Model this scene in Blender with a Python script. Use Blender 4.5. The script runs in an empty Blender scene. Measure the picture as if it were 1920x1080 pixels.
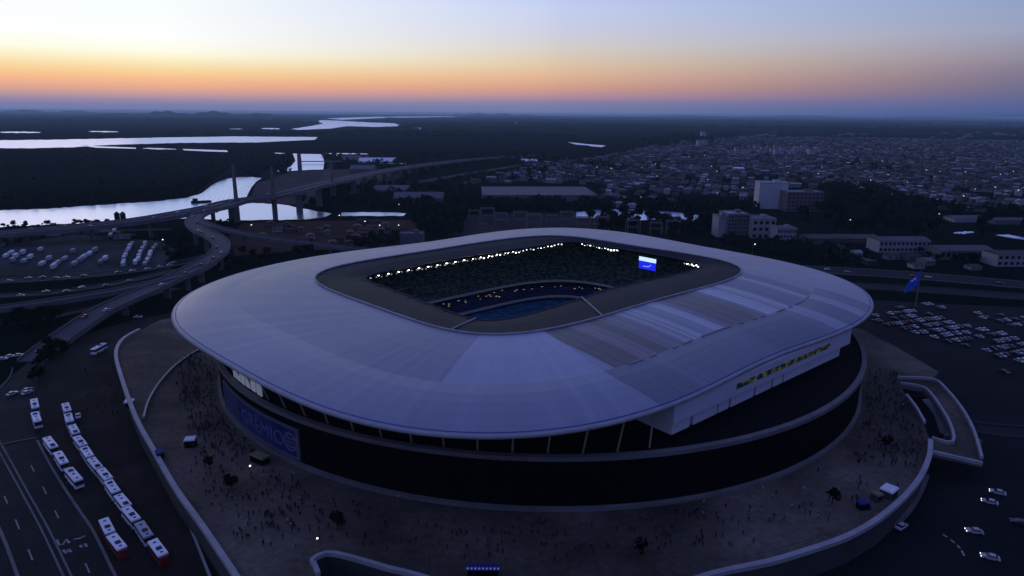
import bpy, math, random
import numpy as np
from mathutils import Vector, Matrix
random.seed(7); rng = np.random.default_rng(7)
S = bpy.context.scene
COL = S.collection
rad = math.radians

# ------------------------------------------------------------------ camera
F_PX, HOR, ROLL, H = 1250.0, 328.0, 0.0078, 114.6
PITCH = math.atan(HOR / F_PX)
cam_d = bpy.data.cameras.new('camera'); cam = bpy.data.objects.new('camera', cam_d); COL.objects.link(cam)
cam_d.sensor_width = 36; cam_d.lens = 36 * F_PX / 1920; cam_d.clip_start = 1; cam_d.clip_end = 200000
cam.location = (0, 0, H)
cam.rotation_euler = (Matrix.Rotation(math.pi / 2 - PITCH, 3, 'X') @ Matrix.Rotation(ROLL, 3, 'Z')).to_euler()
S.camera = cam

def at(x, y, z=0.0):
    """point of the place seen at photo pixel x, y, on the level z"""
    X = x - 960; Y = 540 - y; c, s = math.cos(ROLL), math.sin(ROLL)
    X, Y = c * X - s * Y, s * X + c * Y
    W = F_PX * math.cos(PITCH) + Y * math.sin(PITCH); Z = -F_PX * math.sin(PITCH) + Y * math.cos(PITCH)
    k = (H - z) / -Z
    return Vector((X * k, W * k, z))
def proj(x, y, z=0.0):
    dz = z - H; cp, sp = math.cos(PITCH), math.sin(PITCH)
    d = y * cp - dz * sp; u = y * sp + dz * cp
    if d <= 1: return (-9e9, -9e9)
    X, Y = x / d * F_PX, u / d * F_PX
    c, s = math.cos(-ROLL), math.sin(-ROLL)
    X, Y = c * X - s * Y, s * X + c * Y
    return (960 + X, 540 - Y)
def inside(p, poly):
    x, y = p; r = False; j = len(poly) - 1
    for i in range(len(poly)):
        a, b = poly[i], poly[j]
        if (a[1] > y) != (b[1] > y) and x < (b[0] - a[0]) * (y - a[1]) / (b[1] - a[1]) + a[0]: r = not r
        j = i
    return r

# ------------------------------------------------------------------ world: dusk sky
def lin(c):
    return tuple((v / 255 / 12.92 if v / 255 <= .04045 else ((v / 255 + .055) / 1.055) ** 2.4) for v in c) + (1,)
W = bpy.data.worlds.new('World'); S.world = W; W.use_nodes = True
nt = W.node_tree; nt.nodes.clear(); N = nt.nodes.new; L = nt.links.new
def wm(op, a, b=None, clamp=False):
    n = N('ShaderNodeMath'); n.operation = op; n.use_clamp = clamp
    for i, v in enumerate((a, b)):
        if v is None: continue
        if isinstance(v, (int, float)): n.inputs[i].default_value = v
        else: L(v, n.inputs[i])
    return n.outputs[0]
tc = N('ShaderNodeTexCoord'); nrm = N('ShaderNodeVectorMath'); nrm.operation = 'NORMALIZE'; L(tc.outputs['Generated'], nrm.inputs[0])
sx = N('ShaderNodeSeparateXYZ'); L(nrm.outputs[0], sx.inputs[0])
el = wm('SQRT', wm('DIVIDE', wm('MAXIMUM', wm('ARCSINE', sx.outputs[2]), 0.0), math.pi / 2))
GLOW = rad(-36)
hl = wm('SQRT', wm('MAXIMUM', wm('ADD', wm('MULTIPLY', sx.outputs[0], sx.outputs[0]), wm('MULTIPLY', sx.outputs[1], sx.outputs[1])), 1e-6))
dt = wm('DIVIDE', wm('ADD', wm('MULTIPLY', sx.outputs[0], math.sin(GLOW)), wm('MULTIPLY', sx.outputs[1], math.cos(GLOW))), hl)
phi = wm('DIVIDE', wm('ARCCOSINE', wm('MINIMUM', wm('MAXIMUM', dt, -1.0), 1.0)), math.pi / 180)
ZEN = (102, 112, 184)
cols = {
 'glow':   [(0,(104,118,168)),(.5,(122,126,168)),(.9,(150,135,168)),(1.35,(186,152,158)),(2.0,(230,168,146)),(2.8,(248,190,142)),(3.6,(250,216,160)),(4.4,(252,238,196)),(5.2,(255,254,232)),(6.5,(255,255,255)),(10,(247,253,255)),(16,(205,225,250)),(30,(140,160,218)),(50,(108,122,200)),(90,ZEN)],
 'centre': [(0,(98,116,168)),(.5,(116,124,166)),(.9,(136,128,162)),(1.35,(178,140,158)),(2.0,(210,158,140)),(2.8,(226,178,148)),(3.8,(224,198,166)),(5,(216,208,198)),(6.3,(206,208,226)),(8,(198,208,242)),(10,(182,200,240)),(16,(150,170,220)),(30,(120,138,204)),(50,(102,114,196)),(90,ZEN)],
 'side':   [(0,(62,82,134)),(.5,(80,96,146)),(1.2,(92,102,150)),(2.0,(108,108,142)),(3,(122,116,142)),(4,(136,128,150)),(5,(150,142,162)),(7,(156,162,190)),(9.5,(142,162,200)),(16,(116,136,196)),(30,(100,116,190)),(90,ZEN)],
 'back':   [(0,(40,56,110)),(2,(60,70,125)),(6,(84,88,150)),(16,(80,94,165)),(90,ZEN)]}
ramps = {}
for k, st in cols.items():
    r = N('ShaderNodeValToRGB'); cr = r.color_ramp
    while len(cr.elements) > 1: cr.elements.remove(cr.elements[-1])
    for i, (e, c) in enumerate(st):
        if k in ('glow', 'side') and e < 15: e *= .8
        p = math.sqrt(e / 90)
        x = cr.elements[0] if i == 0 else cr.elements.new(p)
        x.position = p; x.color = lin(c)
    L(el, r.inputs[0]); ramps[k] = r.outputs[0]
def mixc(a, b, lo, hi):
    mr = N('ShaderNodeMapRange'); mr.interpolation_type = 'LINEAR'; L(phi, mr.inputs[0]); mr.inputs[1].default_value = lo; mr.inputs[2].default_value = hi
    m = N('ShaderNodeMix'); m.data_type = 'RGBA'; L(mr.outputs[0], m.inputs[0]); L(a, m.inputs[6]); L(b, m.inputs[7]); return m.outputs[2]
sky = mixc(mixc(mixc(ramps['glow'], ramps['centre'], 10, 40), ramps['side'], 38, 72), ramps['back'], 80, 170)
bgn = N('ShaderNodeBackground'); L(sky, bgn.inputs[0]); bgn.inputs[1].default_value = 1.0
wo = N('ShaderNodeOutputWorld'); L(bgn.outputs[0], wo.inputs[0])
W.cycles.sampling_method = 'MANUAL'; W.cycles.sample_map_resolution = 1024

# ------------------------------------------------------------------ sun: the last glow, just under the left sky
sd = bpy.data.lights.new('sun', 'SUN'); so = bpy.data.objects.new('sun', sd); COL.objects.link(so)
sd.energy = 0.06; sd.angle = rad(14); sd.color = (1.0, .72, .5)
sdir = Vector((math.sin(GLOW) * math.cos(rad(4)), math.cos(GLOW) * math.cos(rad(4)), math.sin(rad(4))))
so.rotation_euler = sdir.to_track_quat('Z', 'Y').to_euler(); so.location = sdir * 500
S.view_settings.view_transform = 'Standard'; S.view_settings.look = 'None'; S.view_settings.exposure = 0; S.view_settings.gamma = 1
S.cycles.max_bounces = 5; S.cycles.diffuse_bounces = 2; S.cycles.glossy_bounces = 3; S.cycles.transmission_bounces = 3; S.cycles.volume_bounces = 1
S.cycles.sample_clamp_indirect = 3

# ------------------------------------------------------------------ helpers
def tag(o, label=None, cat=None, group=None, kind=None):
    if label: o['label'] = label
    if cat: o['category'] = cat
    if group: o['group'] = group
    if kind: o['kind'] = kind
    return o
def empty(name, loc=(0, 0, 0), rz=0, label=None, cat=None, group=None, kind=None):
    o = bpy.data.objects.new(name, None); COL.objects.link(o); o.location = loc; o.rotation_euler.z = rz; o.empty_display_size = .5
    return tag(o, label, cat, group, kind)
_m = {}
def mat(name, col, rough=.8, col2=None, scale=1.0, spec=.3, metal=0.0, emit=None, es=0.0, rand=0.0, transl=0.0, bump=0.0, contrast=.2, detail=4):
    if name in _m: return _m[name]
    m = bpy.data.materials.new(name); m.use_nodes = True; t = m.node_tree; b = t.nodes['Principled BSDF']
    b.inputs['Base Color'].default_value = (*col, 1); b.inputs['Roughness'].default_value = rough
    b.inputs['Specular IOR Level'].default_value = spec; b.inputs['Metallic'].default_value = metal
    out = None
    if col2 or bump:
        c = t.nodes.new('ShaderNodeTexCoord'); n = t.nodes.new('ShaderNodeTexNoise'); n.inputs['Scale'].default_value = scale; n.inputs['Detail'].default_value = detail
        t.links.new(c.outputs['Object'], n.inputs['Vector'])
        if col2:
            r = t.nodes.new('ShaderNodeMapRange'); r.inputs[1].default_value = .5 - contrast; r.inputs[2].default_value = .5 + contrast; t.links.new(n.outputs[0], r.inputs[0])
            x = t.nodes.new('ShaderNodeMix'); x.data_type = 'RGBA'; x.inputs[6].default_value = (*col, 1); x.inputs[7].default_value = (*col2, 1)
            t.links.new(r.outputs[0], x.inputs[0]); out = x.outputs[2]
        if bump:
            bp = t.nodes.new('ShaderNodeBump'); bp.inputs['Strength'].default_value = bump; bp.inputs['Distance'].default_value = .3
            t.links.new(n.outputs[0], bp.inputs['Height']); t.links.new(bp.outputs[0], b.inputs['Normal'])
    if rand:
        oi = t.nodes.new('ShaderNodeObjectInfo'); mr = t.nodes.new('ShaderNodeMapRange'); mr.inputs[3].default_value = 1 - rand; mr.inputs[4].default_value = 1 + rand
        t.links.new(oi.outputs['Random'], mr.inputs[0])
        v = t.nodes.new('ShaderNodeVectorMath'); v.operation = 'SCALE'; t.links.new(mr.outputs[0], v.inputs['Scale'])
        if out is None: v.inputs[0].default_value = col
        else: t.links.new(out, v.inputs[0])
        out = v.outputs[0]
    if out is not None: t.links.new(out, b.inputs['Base Color'])
    if emit: b.inputs['Emission Color'].default_value = (*emit, 1); b.inputs['Emission Strength'].default_value = es
    if transl:
        tr = t.nodes.new('ShaderNodeBsdfTranslucent'); tr.inputs[0].default_value = (*col, 1); ms = t.nodes.new('ShaderNodeMixShader'); ms.inputs[0].default_value = transl
        t.links.new(b.outputs[0], ms.inputs[1]); t.links.new(tr.outputs[0], ms.inputs[2]); t.links.new(ms.outputs[0], t.nodes['Material Output'].inputs[0])
    _m[name] = m; return m

class MB:
    def __init__(s): s.v = []; s.f = []; s.m = []
    def add(s, vs, fs, mi=0):
        o = len(s.v); s.v += [tuple(v) for v in vs]; s.f += [tuple(i + o for i in f) for f in fs]; s.m += [mi] * len(fs)
    def box(s, c, d, rz=0, mi=0, top=1.0, topmi=None):
        x, y, z = d[0] / 2, d[1] / 2, d[2] / 2; cr, sr = math.cos(rz), math.sin(rz); vs = []
        for k in (-1, 1):
            q = top if k == 1 else 1
            for i, j in ((-1, -1), (1, -1), (1, 1), (-1, 1)):
                a, b = i * x * q, j * y * q; vs.append((c[0] + a * cr - b * sr, c[1] + a * sr + b * cr, c[2] + k * z))
        s.add(vs, [(3, 2, 1, 0), (0, 1, 5, 4), (1, 2, 6, 5), (2, 3, 7, 6), (3, 0, 4, 7)], mi); s.add(vs[4:], [(0, 1, 2, 3)], mi if topmi is None else topmi)
    def prism(s, poly, z0, z1, mi=0, side=None):
        n = len(poly); a = sum(poly[i][0] * poly[(i + 1) % n][1] - poly[(i + 1) % n][0] * poly[i][1] for i in range(n))
        if a < 0: poly = poly[::-1]
        s.add([(p[0], p[1], z1) for p in poly], [tuple(range(n))], mi)
        vs = [(p[0], p[1], z0) for p in poly] + [(p[0], p[1], z1) for p in poly]
        s.add(vs, [(i, (i + 1) % n, n + (i + 1) % n, n + i) for i in range(n)], mi if side is None else side)
    def sheet(s, poly, z, mi=0):
        n = len(poly); a = sum(poly[i][0] * poly[(i + 1) % n][1] - poly[(i + 1) % n][0] * poly[i][1] for i in range(n))
        if a < 0: poly = poly[::-1]
        s.add([(p[0], p[1], z) for p in poly], [tuple(range(n))], mi)
    def tube(s, pts, r, n=8, mi=0, closed=False):
        pts = [Vector(p) for p in pts]; k = len(pts); rs = r if isinstance(r, (list, tuple)) else [r] * k; vs = []
        for i, p in enumerate(pts):
            a = pts[i - 1] if (i > 0 or closed) else p; b = pts[(i + 1) % k] if (i < k - 1 or closed) else p
            d = (b - a).normalized(); u = Vector((0, 0, 1)); 
            if abs(d.z) > .95: u = Vector((1, 0, 0))
            e = d.cross(u).normalized(); g = e.cross(d)
            for j in range(n):
                t = 2 * math.pi * j / n; vs.append(p + (e * math.cos(t) + g * math.sin(t)) * rs[i])
        fs = [(i * n + j, i * n + (j + 1) % n, ((i + 1) % k) * n + (j + 1) % n, ((i + 1) % k) * n + j) for i in range(k if closed else k - 1) for j in range(n)]
        if not closed: fs += [tuple(range(n - 1, -1, -1)), tuple((k - 1) * n + j for j in range(n))]
        s.add(vs, fs, mi)
    def strip(s, pts, w, th, mi=0, side=None, off=0.0):
        """road-like slab along a 3D path: top at the path, thickness th"""
        pts = [Vector(p) for p in pts]; k = len(pts); vs = []
        for i, p in enumerate(pts):
            d = (pts[min(i + 1, k - 1)] - pts[max(i - 1, 0)]); d.z = 0; d.normalize(); n = Vector((-d.y, d.x, 0))
            a, b = p + n * (off + w / 2), p + n * (off - w / 2)
            vs += [a, b, b - Vector((0, 0, th)), a - Vector((0, 0, th))]
        sd = mi if side is None else side
        for i in range(k - 1):
            o = i * 4; q = vs[o:o + 8]
            s.add(q, [(0, 1, 5, 4)], mi); s.add(q, [(1, 2, 6, 5), (2, 3, 7, 6), (3, 0, 4, 7)], sd)
        s.add(vs[:4], [(3, 2, 1, 0)], sd); s.add(vs[-4:], [(0, 1, 2, 3)], sd)
    def build(s, name, mats, parent=None, loc=None, rz=0, smooth=False):
        me = bpy.data.meshes.new(name); me.from_pydata([tuple(v) for v in s.v], [], s.f)
        if not isinstance(mats, (list, tuple)): mats = [mats]
        for m in mats: me.materials.append(m)
        if len(mats) > 1: me.polygons.foreach_set('material_index', s.m)
        if smooth: me.polygons.foreach_set('use_smooth', [True] * len(me.polygons))
        me.update(); o = bpy.data.objects.new(name, me); COL.objects.link(o)
        if parent: o.parent = parent
        if loc is not None: o.location = loc; o.rotation_euler.z = rz
        return o
def smooth_path(P, n=6):
    P = [Vector(p) for p in P]; out = []
    for i in range(len(P) - 1):
        a = P[max(i - 1, 0)]; b = P[i]; c = P[i + 1]; d = P[min(i + 2, len(P) - 1)]
        for j in range(n):
            t = j / n; out.append(.5 * ((2 * b) + (c - a) * t + (2 * a - 5 * b + 4 * c - d) * t * t + (3 * b - a - 3 * c + d) * t ** 3))
    return out + [P[-1]]
def px(P, z=0.0, n=0):
    """photo trace -> 3D path; points are (x, y) on level z or (x, y, z)"""
    Q = [at(p[0], p[1], p[2] if len(p) > 2 else z) for p in P]
    return smooth_path(Q, n) if n else Q
def copy_tree(o, loc=None, rz=None, label=None, parent=None, scale=None, group=None):
    c = o.copy(); COL.objects.link(c)
    if parent: c.parent = parent
    if loc is not None: c.location = loc
    if rz is not None: c.rotation_euler.z = rz
    if scale is not None: c.scale = scale if hasattr(scale, '__len__') else (scale,) * 3
    if label: c['label'] = label
    if group: c['group'] = group
    for ch in list(o.children): copy_tree(ch, parent=c)
    return c
class Proto:
    """the first placing moves the built thing itself, the next ones copy it"""
    def __init__(s, o): s.o = o; s.used = False
    def put(s, loc, rz=0, label=None, scale=1.0, group=None):
        if s.used: return copy_tree(s.o, loc, rz, label, scale=scale, group=group)
        s.used = True; s.o.location = loc; s.o.rotation_euler.z = rz; s.o.scale = scale if hasattr(scale, '__len__') else (scale,) * 3
        if label: s.o['label'] = label
        if group: s.o['group'] = group
        return s.o
    def close(s):
        if not s.used: bpy.data.objects.remove(s.o)

# ------------------------------------------------------------------ materials
M_land = mat('land', (.004, .008, .0055), .95, (.010, .014, .010), .0016, spec=0, contrast=.12, detail=9)
M_asph = mat('asphalt', (.010, .012, .015), .85, (.020, .021, .024), .08, spec=.12, detail=8)
M_lot = mat('lot_asphalt', (.015, .012, .011), .88, (.032, .027, .024), .05, spec=.06, detail=8)
M_plaza = mat('plaza_paving', (.066, .054, .042), .85, (.122, .101, .079), .045, spec=.06, detail=10, contrast=.16)
def wear(m, big, small, lo=.62, hi=1.35):
    t = m.node_tree; b = t.nodes['Principled BSDF']; src = b.inputs['Base Color'].links[0].from_socket; c = t.nodes.new('ShaderNodeTexCoord'); out = src
    for sc, l_, h_ in ((big, lo, hi), (small, .8, 1.2)):
        n = t.nodes.new('ShaderNodeTexNoise'); n.inputs['Scale'].default_value = sc; n.inputs['Detail'].default_value = 7; n.inputs['Roughness'].default_value = .65; t.links.new(c.outputs['Object'], n.inputs[0])
        r = t.nodes.new('ShaderNodeMapRange'); r.inputs[1].default_value = .36; r.inputs[2].default_value = .64; r.inputs[3].default_value = l_; r.inputs[4].default_value = h_; t.links.new(n.outputs[0], r.inputs[0])
        v = t.nodes.new('ShaderNodeVectorMath'); v.operation = 'SCALE'; t.links.new(out, v.inputs[0]); t.links.new(r.outputs[0], v.inputs['Scale']); out = v.outputs[0]
    t.links.new(out, b.inputs['Base Color'])
wear(M_plaza, .016, .5, .5, 1.5); wear(M_lot, .02, .3); wear(M_asph, .015, .4, .75, 1.25)
M_conc = mat('concrete', (.12, .115, .115), .85, (.18, .17, .165), .12, spec=.2, detail=6)
M_concd = mat('dark_concrete', (.045, .043, .043), .9, (.07, .066, .066), .1, spec=.15, detail=6)
M_para = mat('parapet_paint', (.26, .255, .26), .6, (.36, .35, .36), .2, spec=.4)
M_black = mat('dark_cladding', (.004, .004, .0045), .85, (.008, .008, .009), .3, spec=.04)
M_white = mat('white_paint', (.72, .72, .74), .45, (.80, .80, .82), .3, spec=.4)
M_glass = mat('window_glass', (.02, .025, .03), .12, spec=.6)
M_mark = mat('road_paint', (.16, .17, .17), .7, (.3, .3, .29), .6)
M_rubber = mat('rubber', (.015, .015, .015), .9, (.02, .02, .02), 2)

# water: dark body under a bright sky mirror
M_water = bpy.data.materials.new('water'); M_water.use_nodes = True
t = M_water.node_tree; b = t.nodes['Principled BSDF']; b.inputs['Base Color'].default_value = (.02, .03, .05, 1)
b.inputs['Roughness'].default_value = .12; b.inputs['IOR'].default_value = 1.33; b.inputs['Specular IOR Level'].default_value = 1.0; b.inputs['Metallic'].default_value = 0
gl = t.nodes.new('ShaderNodeBsdfGlossy'); gl.inputs['Color'].default_value = (.70, .76, .98, 1); gl.inputs['Roughness'].default_value = .3
ly = t.nodes.new('ShaderNodeLayerWeight'); ly.inputs[0].default_value = .5
mr = t.nodes.new('ShaderNodeMapRange'); mr.inputs[1].default_value = .55; mr.inputs[2].default_value = .92; mr.inputs[3].default_value = .25; mr.inputs[4].default_value = .95
t.links.new(ly.outputs['Facing'], mr.inputs[0])
ms = t.nodes.new('ShaderNodeMixShader'); t.links.new(mr.outputs[0], ms.inputs[0]); t.links.new(b.outputs[0], ms.inputs[1]); t.links.new(gl.outputs[0], ms.inputs[2])
t.links.new(ms.outputs[0], t.nodes['Material Output'].inputs[0])
tcw = t.nodes.new('ShaderNodeTexCoord'); nz = t.nodes.new('ShaderNodeTexNoise'); nz.inputs['Scale'].default_value = .02; nz.inputs['Detail'].default_value = 6
t.links.new(tcw.outputs['Object'], nz.inputs[0]); bp = t.nodes.new('ShaderNodeBump'); bp.inputs['Strength'].default_value = .3; bp.inputs['Distance'].default_value = 3
t.links.new(nz.outputs[0], bp.inputs['Height']); t.links.new(bp.outputs[0], gl.inputs['Normal'])

# ------------------------------------------------------------------ ground and water
mb = MB(); R_G = 42000
mb.sheet([(R_G * math.cos(2 * math.pi * i / 96), R_G * math.sin(2 * math.pi * i / 96)) for i in range(96)], -.05)
tag(mb.build('ground', M_land), kind='structure')

def ragged(P, amp):
    out = []
    for i in range(len(P)):
        a, b = P[i], P[(i + 1) % len(P)]; n = max(1, int(math.hypot(b[0] - a[0], b[1] - a[1]) / 8))
        for j in range(n):
            k = j / n; out.append((a[0] + (b[0] - a[0]) * k, a[1] + (b[1] - a[1]) * k + random.uniform(-amp, amp)))
    return out
W_RIVER = [(-60,397),(0,395),(60,393),(130,389),(200,384),(290,378),(350,371),(380,362),(395,349),(412,340),(432,334),(452,332),(472,332),(490,334),(480,341),(471,352),(464,365),(456,382),(492,381),(532,384),(562,391),(592,396),(622,401),(607,408),(562,412),(480,413),(425,415),(360,408),(300,414),(240,417),(130,420),(60,423),(0,426),(-60,428)]
W_UP = [(549,288),(604,289),(608,304),(606,318),(560,320),(516,321),(545,313),(554,302)]
waters = [
 ('river', W_RIVER, .8), ('river', W_UP, .5),
 ('lake', [(-60,263),(0,263),(100,262),(300,258),(430,256),(596,257),(590,262),(480,267),(330,268),(200,272),(140,276),(60,278),(-60,278)], .3),
 ('lake', [(150,273),(200,275),(255,277),(255,279),(180,277)], .1), ('lake', [(268,277),(330,278.5),(330,281),(270,279.5)], .1), ('lake', [(342,279.5),(425,282),(428,285),(400,284.5),(345,282)], .1),
 ('river', [(546,242),(580,237),(606,232),(597,228),(600,225),(640,226.5),(680,229),(742,231),(757,236),(700,238),(650,236.5),(620,241),(560,243.5)], .2),
 ('river', [(612,222),(700,219),(860,218),(862,219),(720,221),(640,224.5)], .1),
 ('lake', [(775,238),(798,240),(796,243.5),(778,242)], .1), ('lake', [(0,246),(77,247),(77,250),(0,250)], .2), ('lake', [(167,245),(222,246),(222,248.5),(167,248)], .2),
 ('lake', [(490,239.5),(525,240),(524,243),(490,242.5)], .1), ('lake', [(430,241),(455,241),(455,242.6),(430,242.6)], .1),
 ('lake', [(1064,266.5),(1085,268.5),(1100,270.5),(1120,271.5),(1136,273.5),(1128,276),(1110,274.5),(1100,272.5),(1080,271)], .3),
 ('river', [(1080,398),(1110,395),(1140,392),(1210,394),(1290,401),(1345,407),(1345,415),(1290,414),(1220,412),(1180,414),(1130,408),(1080,410)], .7),
 ('river', [(640,399),(700,398),(762,400),(756,405),(690,405),(640,405)], .5),
 ('canal', [(1788,434.5),(1800,433),(1826,438),(1820,440)], .3), ('canal', [(1866,441),(1890,440),(1935,449),(1935,451.5),(1900,447)], .3), ('canal', [(515,286),(535,286.5),(534,289),(515,288.5)], .1),
 ('lake', [(606,286.5),(690,287.5),(690,290),(606,289)], .15), ('lake', [(700,305),(765,306),(765,308),(700,307)], .1)]
def lens(P):
    x0, x1 = min(p[0] for p in P), max(p[0] for p in P); y0, y1 = min(p[1] for p in P), max(p[1] for p in P); n = 14; up, dn = [], []
    for i in range(n + 1):
        k = i / n; e = max(.06, math.sin(math.pi * k)) ** .45; c = (P[0][1] + P[-1][1]) / 2 * (1 - k) + (P[1][1] + P[2][1]) / 2 * k; h = (y1 - y0) * .42 * e
        up.append((x0 + (x1 - x0) * k, c - h * random.uniform(.35, 1))); dn.append((x0 + (x1 - x0) * k, c + h * random.uniform(.35, 1)))
    return up + dn[::-1]
for nm, P, amp in waters:
    P = lens(P) if len(P) == 4 else [p for p in ragged(P, amp)]
    mb = MB(); mb.sheet([at(x, y, 0)[:2] for x, y in P], .25); tag(mb.build(nm, M_water), kind='structure')

# far low hills on the horizon, left
def hill(x0, x1, dist, h, name='hills'):
    mb = MB(); a0, a1 = math.atan((x0 - 960) / F_PX), math.atan((x1 - 960) / F_PX); n = 60; vs = []
    for i in range(n + 1):
        a = a0 + (a1 - a0) * i / n; env = math.sin(math.pi * i / n) ** .5
        hh = h * env * (.7 + .3 * math.sin(i * .37 + dist) + .12 * math.sin(i * 1.3)); 
        for d, k in ((dist, 0), (dist * 1.05, .8), (dist * 1.1, 1), (dist * 1.2, 0)): vs.append((d * math.tan(a), d, -.04 + max(hh, .05) * k))
    mb.add(vs, [(i * 4 + k, (i + 1) * 4 + k, (i + 1) * 4 + k + 1, i * 4 + k + 1) for i in range(n) for k in range(3)])
    tag(mb.build(name, M_land, smooth=True), kind='structure')
hill(215, 545, 14000, 108); hill(-120, 230, 22000, 100); hill(840, 1000, 26000, 105); hill(1150, 2000, 30000, 100); hill(1230, 1320, 3300, 24)

# ------------------------------------------------------------------ esplanade
ZP = 8.0
CX, CY, ROT = 11.2, 302.1, .742
RING = 139.3
def UV(u, v, z=0): c, s = math.cos(ROT), math.sin(ROT); return Vector((CX + u * c - v * s, CY + u * s + v * c, z))
left_edge = [(262,620),(236,634),(222,650),(218,672),(228,710),(245,760),(262,800),(290,850),(330,920),(380,990),(440,1080),(480,1140)]
right_edge = [(1744,828),(1742,858),(1725,898),(1695,935),(1647,976),(1588,1010),(1514,1036),(1440,1058),(1330,1082),(1200,1130)]
notch = [(615,1140),(597,1080),(590,1062),(585,1055),(612,1041),(655,1048),(730,1070),(800,1088),(900,1130)]
hid = [(CX + 152 * math.cos(a), CY + 152 * math.sin(a)) for a in [rad(x) for x in (150, 130, 110, 90, 70, 50, 30, 15)]]
poly = [at(*p, ZP)[:2] for p in left_edge] + [at(*p, ZP)[:2] for p in notch] + [at(*p, ZP)[:2] for p in right_edge[::-1]] + \
       [at(*p, ZP)[:2] for p in [(1733,795),(1699,743),(1688,721),(1681,710),(1747,712),(1760,697),(1680,650),(1615,617)]] + hid[::-1] + [at(*p, ZP)[:2] for p in [(300,600)]]
from mathutils.geometry import tessellate_polygon
def ccw(P):
    a = sum(P[i][0] * P[(i + 1) % len(P)][1] - P[(i + 1) % len(P)][0] * P[i][1] for i in range(len(P))); return P if a > 0 else P[::-1]
outp = [Vector((p[0], p[1], ZP)) for p in ccw([tuple(q) for q in poly])]; holep = [Vector((CX + 126 * math.cos(2 * math.pi * i / 90), CY + 126 * math.sin(2 * math.pi * i / 90), ZP)) for i in range(90)]
mb = MB(); allp = outp + holep; tri = []
for a, b_, c in tessellate_polygon([outp, holep]):
    n_ = (allp[b_] - allp[a]).cross(allp[c] - allp[a]); tri.append((a, b_, c) if n_.z > 0 else (a, c, b_))
mb.add(allp, tri, 0); n = len(outp)
mb.add([(p.x, p.y, -.04) for p in outp] + outp, [(i, (i + 1) % n, n + (i + 1) % n, n + i) for i in range(n)], 1)
tag(mb.build('esplanade', [M_plaza, M_concd]), kind='structure')
mb = MB()
for k in range(60):
    a = 2 * math.pi * k / 60; p = [Vector((CX + r_ * math.cos(a), CY + r_ * math.sin(a), ZP + .006)) for r_ in range(142, 240, 3)]; p = [q_ for q_ in p if inside((q_.x, q_.y), [(o_.x, o_.y) for o_ in outp])]
    if len(p) > 2 and k % 1 == 0:
        p = p[:max(2, next((i for i in range(1, len(p)) if (p[i] - p[i - 1]).length > 4), len(p)) - 1)]; mb.strip(p, .16, .004)
for r_ in (150, 165, 182):
    seg = []
    for k in range(361):
        a = rad(k); q_ = (CX + r_ * math.cos(a), CY + r_ * math.sin(a))
        if inside(q_, [(o_.x, o_.y) for o_ in outp]): seg.append(Vector((q_[0], q_[1], ZP + .010)))
        else:
            if len(seg) > 3: mb.strip(seg, .2, .004)
            seg = []
    if len(seg) > 3: mb.strip(seg, .2, .004)
tag(mb.build('drain_lines', M_concd), kind='structure')
def parapet(P, label, z=ZP, w=1.0, h=1.1, n=3, cat='parapet', m=M_para, name='parapet'):
    mb = MB(); mb.strip([p + Vector((0, 0, h)) for p in px(P, z, n)], w, h + .02); o = mb.build(name, m); return tag(o, label, cat)
parapet(left_edge, 'long pale parapet along the left edge of the esplanade above the buses', w=1.4)
parapet([(380,655),(352,671),(325,692),(303,716),(288,738),(277,760),(270,786)], 'thin pale curving wall crossing the esplanade at the left under the roof corner', w=.7)
parapet(right_edge, 'pale curved parapet along the right edge of the esplanade', w=1.5)
parapet([(597,1080),(590,1062),(585,1055),(612,1041),(655,1048),(730,1070),(800,1088),(900,1130)], 'bright parapet round the dark stair opening at the bottom of the esplanade', w=1.1, n=2)
parapet([(255,790),(282,852),(317,919),(349,972),(387,1066),(405,1110)], 'low grey kerb wall at street level beside the left esplanade edge', z=0, w=.6, h=.7)
parapet([(1736,898),(1724,925),(1707,954),(1677,984),(1607,1024),(1532,1061),(1440,1090)], 'lower grey wall at street level under the right esplanade edge', z=0, w=1.6, h=1.8, m=M_conc)
# curved ramp at the right
outer = [(1681,710),(1747,713),(1773,732),(1803,769),(1825,810),(1840,861)]
inner = [(1688,721),(1729,728),(1748,745),(1762,765),(1781,798),(1786,832),(1747,824)]
rmp = empty('access_ramp', at(1780, 760, 0), label='curved access ramp with a dark void leaving the right edge of the esplanade', cat='ramp')
def rel(o, vs): return [Vector(v) - o.location for v in vs]
mb = MB()
pts = [at(*p, ZP - .004)[:2] for p in outer + [(1842,868),(1747,848),(1747,826),(1786,834)] + inner[:6][::-1]]
mb.prism([(p[0] - rmp.location.x, p[1] - rmp.location.y) for p in pts], ZP - 1.6, ZP - .02, 0, 1); mb.build('ramp_deck', [M_plaza, M_conc], rmp)
for P in (outer, inner, [(1747,850),(1842,872)], [(1699,743),(1718,768),(1733,795)]):
    mb = MB(); mb.strip(rel(rmp, [p + Vector((0, 0, 1.1)) for p in px(P, ZP, 3)]), .9, 1.12); mb.build('parapet', M_para, rmp)
for q in ((1800,800),(1830,855),(1770,845)):
    p = at(*q, 0) - rmp.location; mb = MB(); mb.box((p.x, p.y, 3.1), (1.4, 1.4, 6.3)); mb.build('pillar', M_conc, rmp)
mb = MB(); mb.strip(rel(rmp, px([(1735,748,7.8),(1758,775,5),(1772,812,2)], 0, 3)), 3.2, .4); mb.build('stair', M_conc, rmp)
# pavement joints
mb = MB()
for P in ([(1235,975),(1270,1010),(1310,1065)],):
    mb.strip(px(P, ZP + .008, 2), .5, .004)
tag(mb.build('pavement_joint', M_concd), kind='structure')

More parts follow.
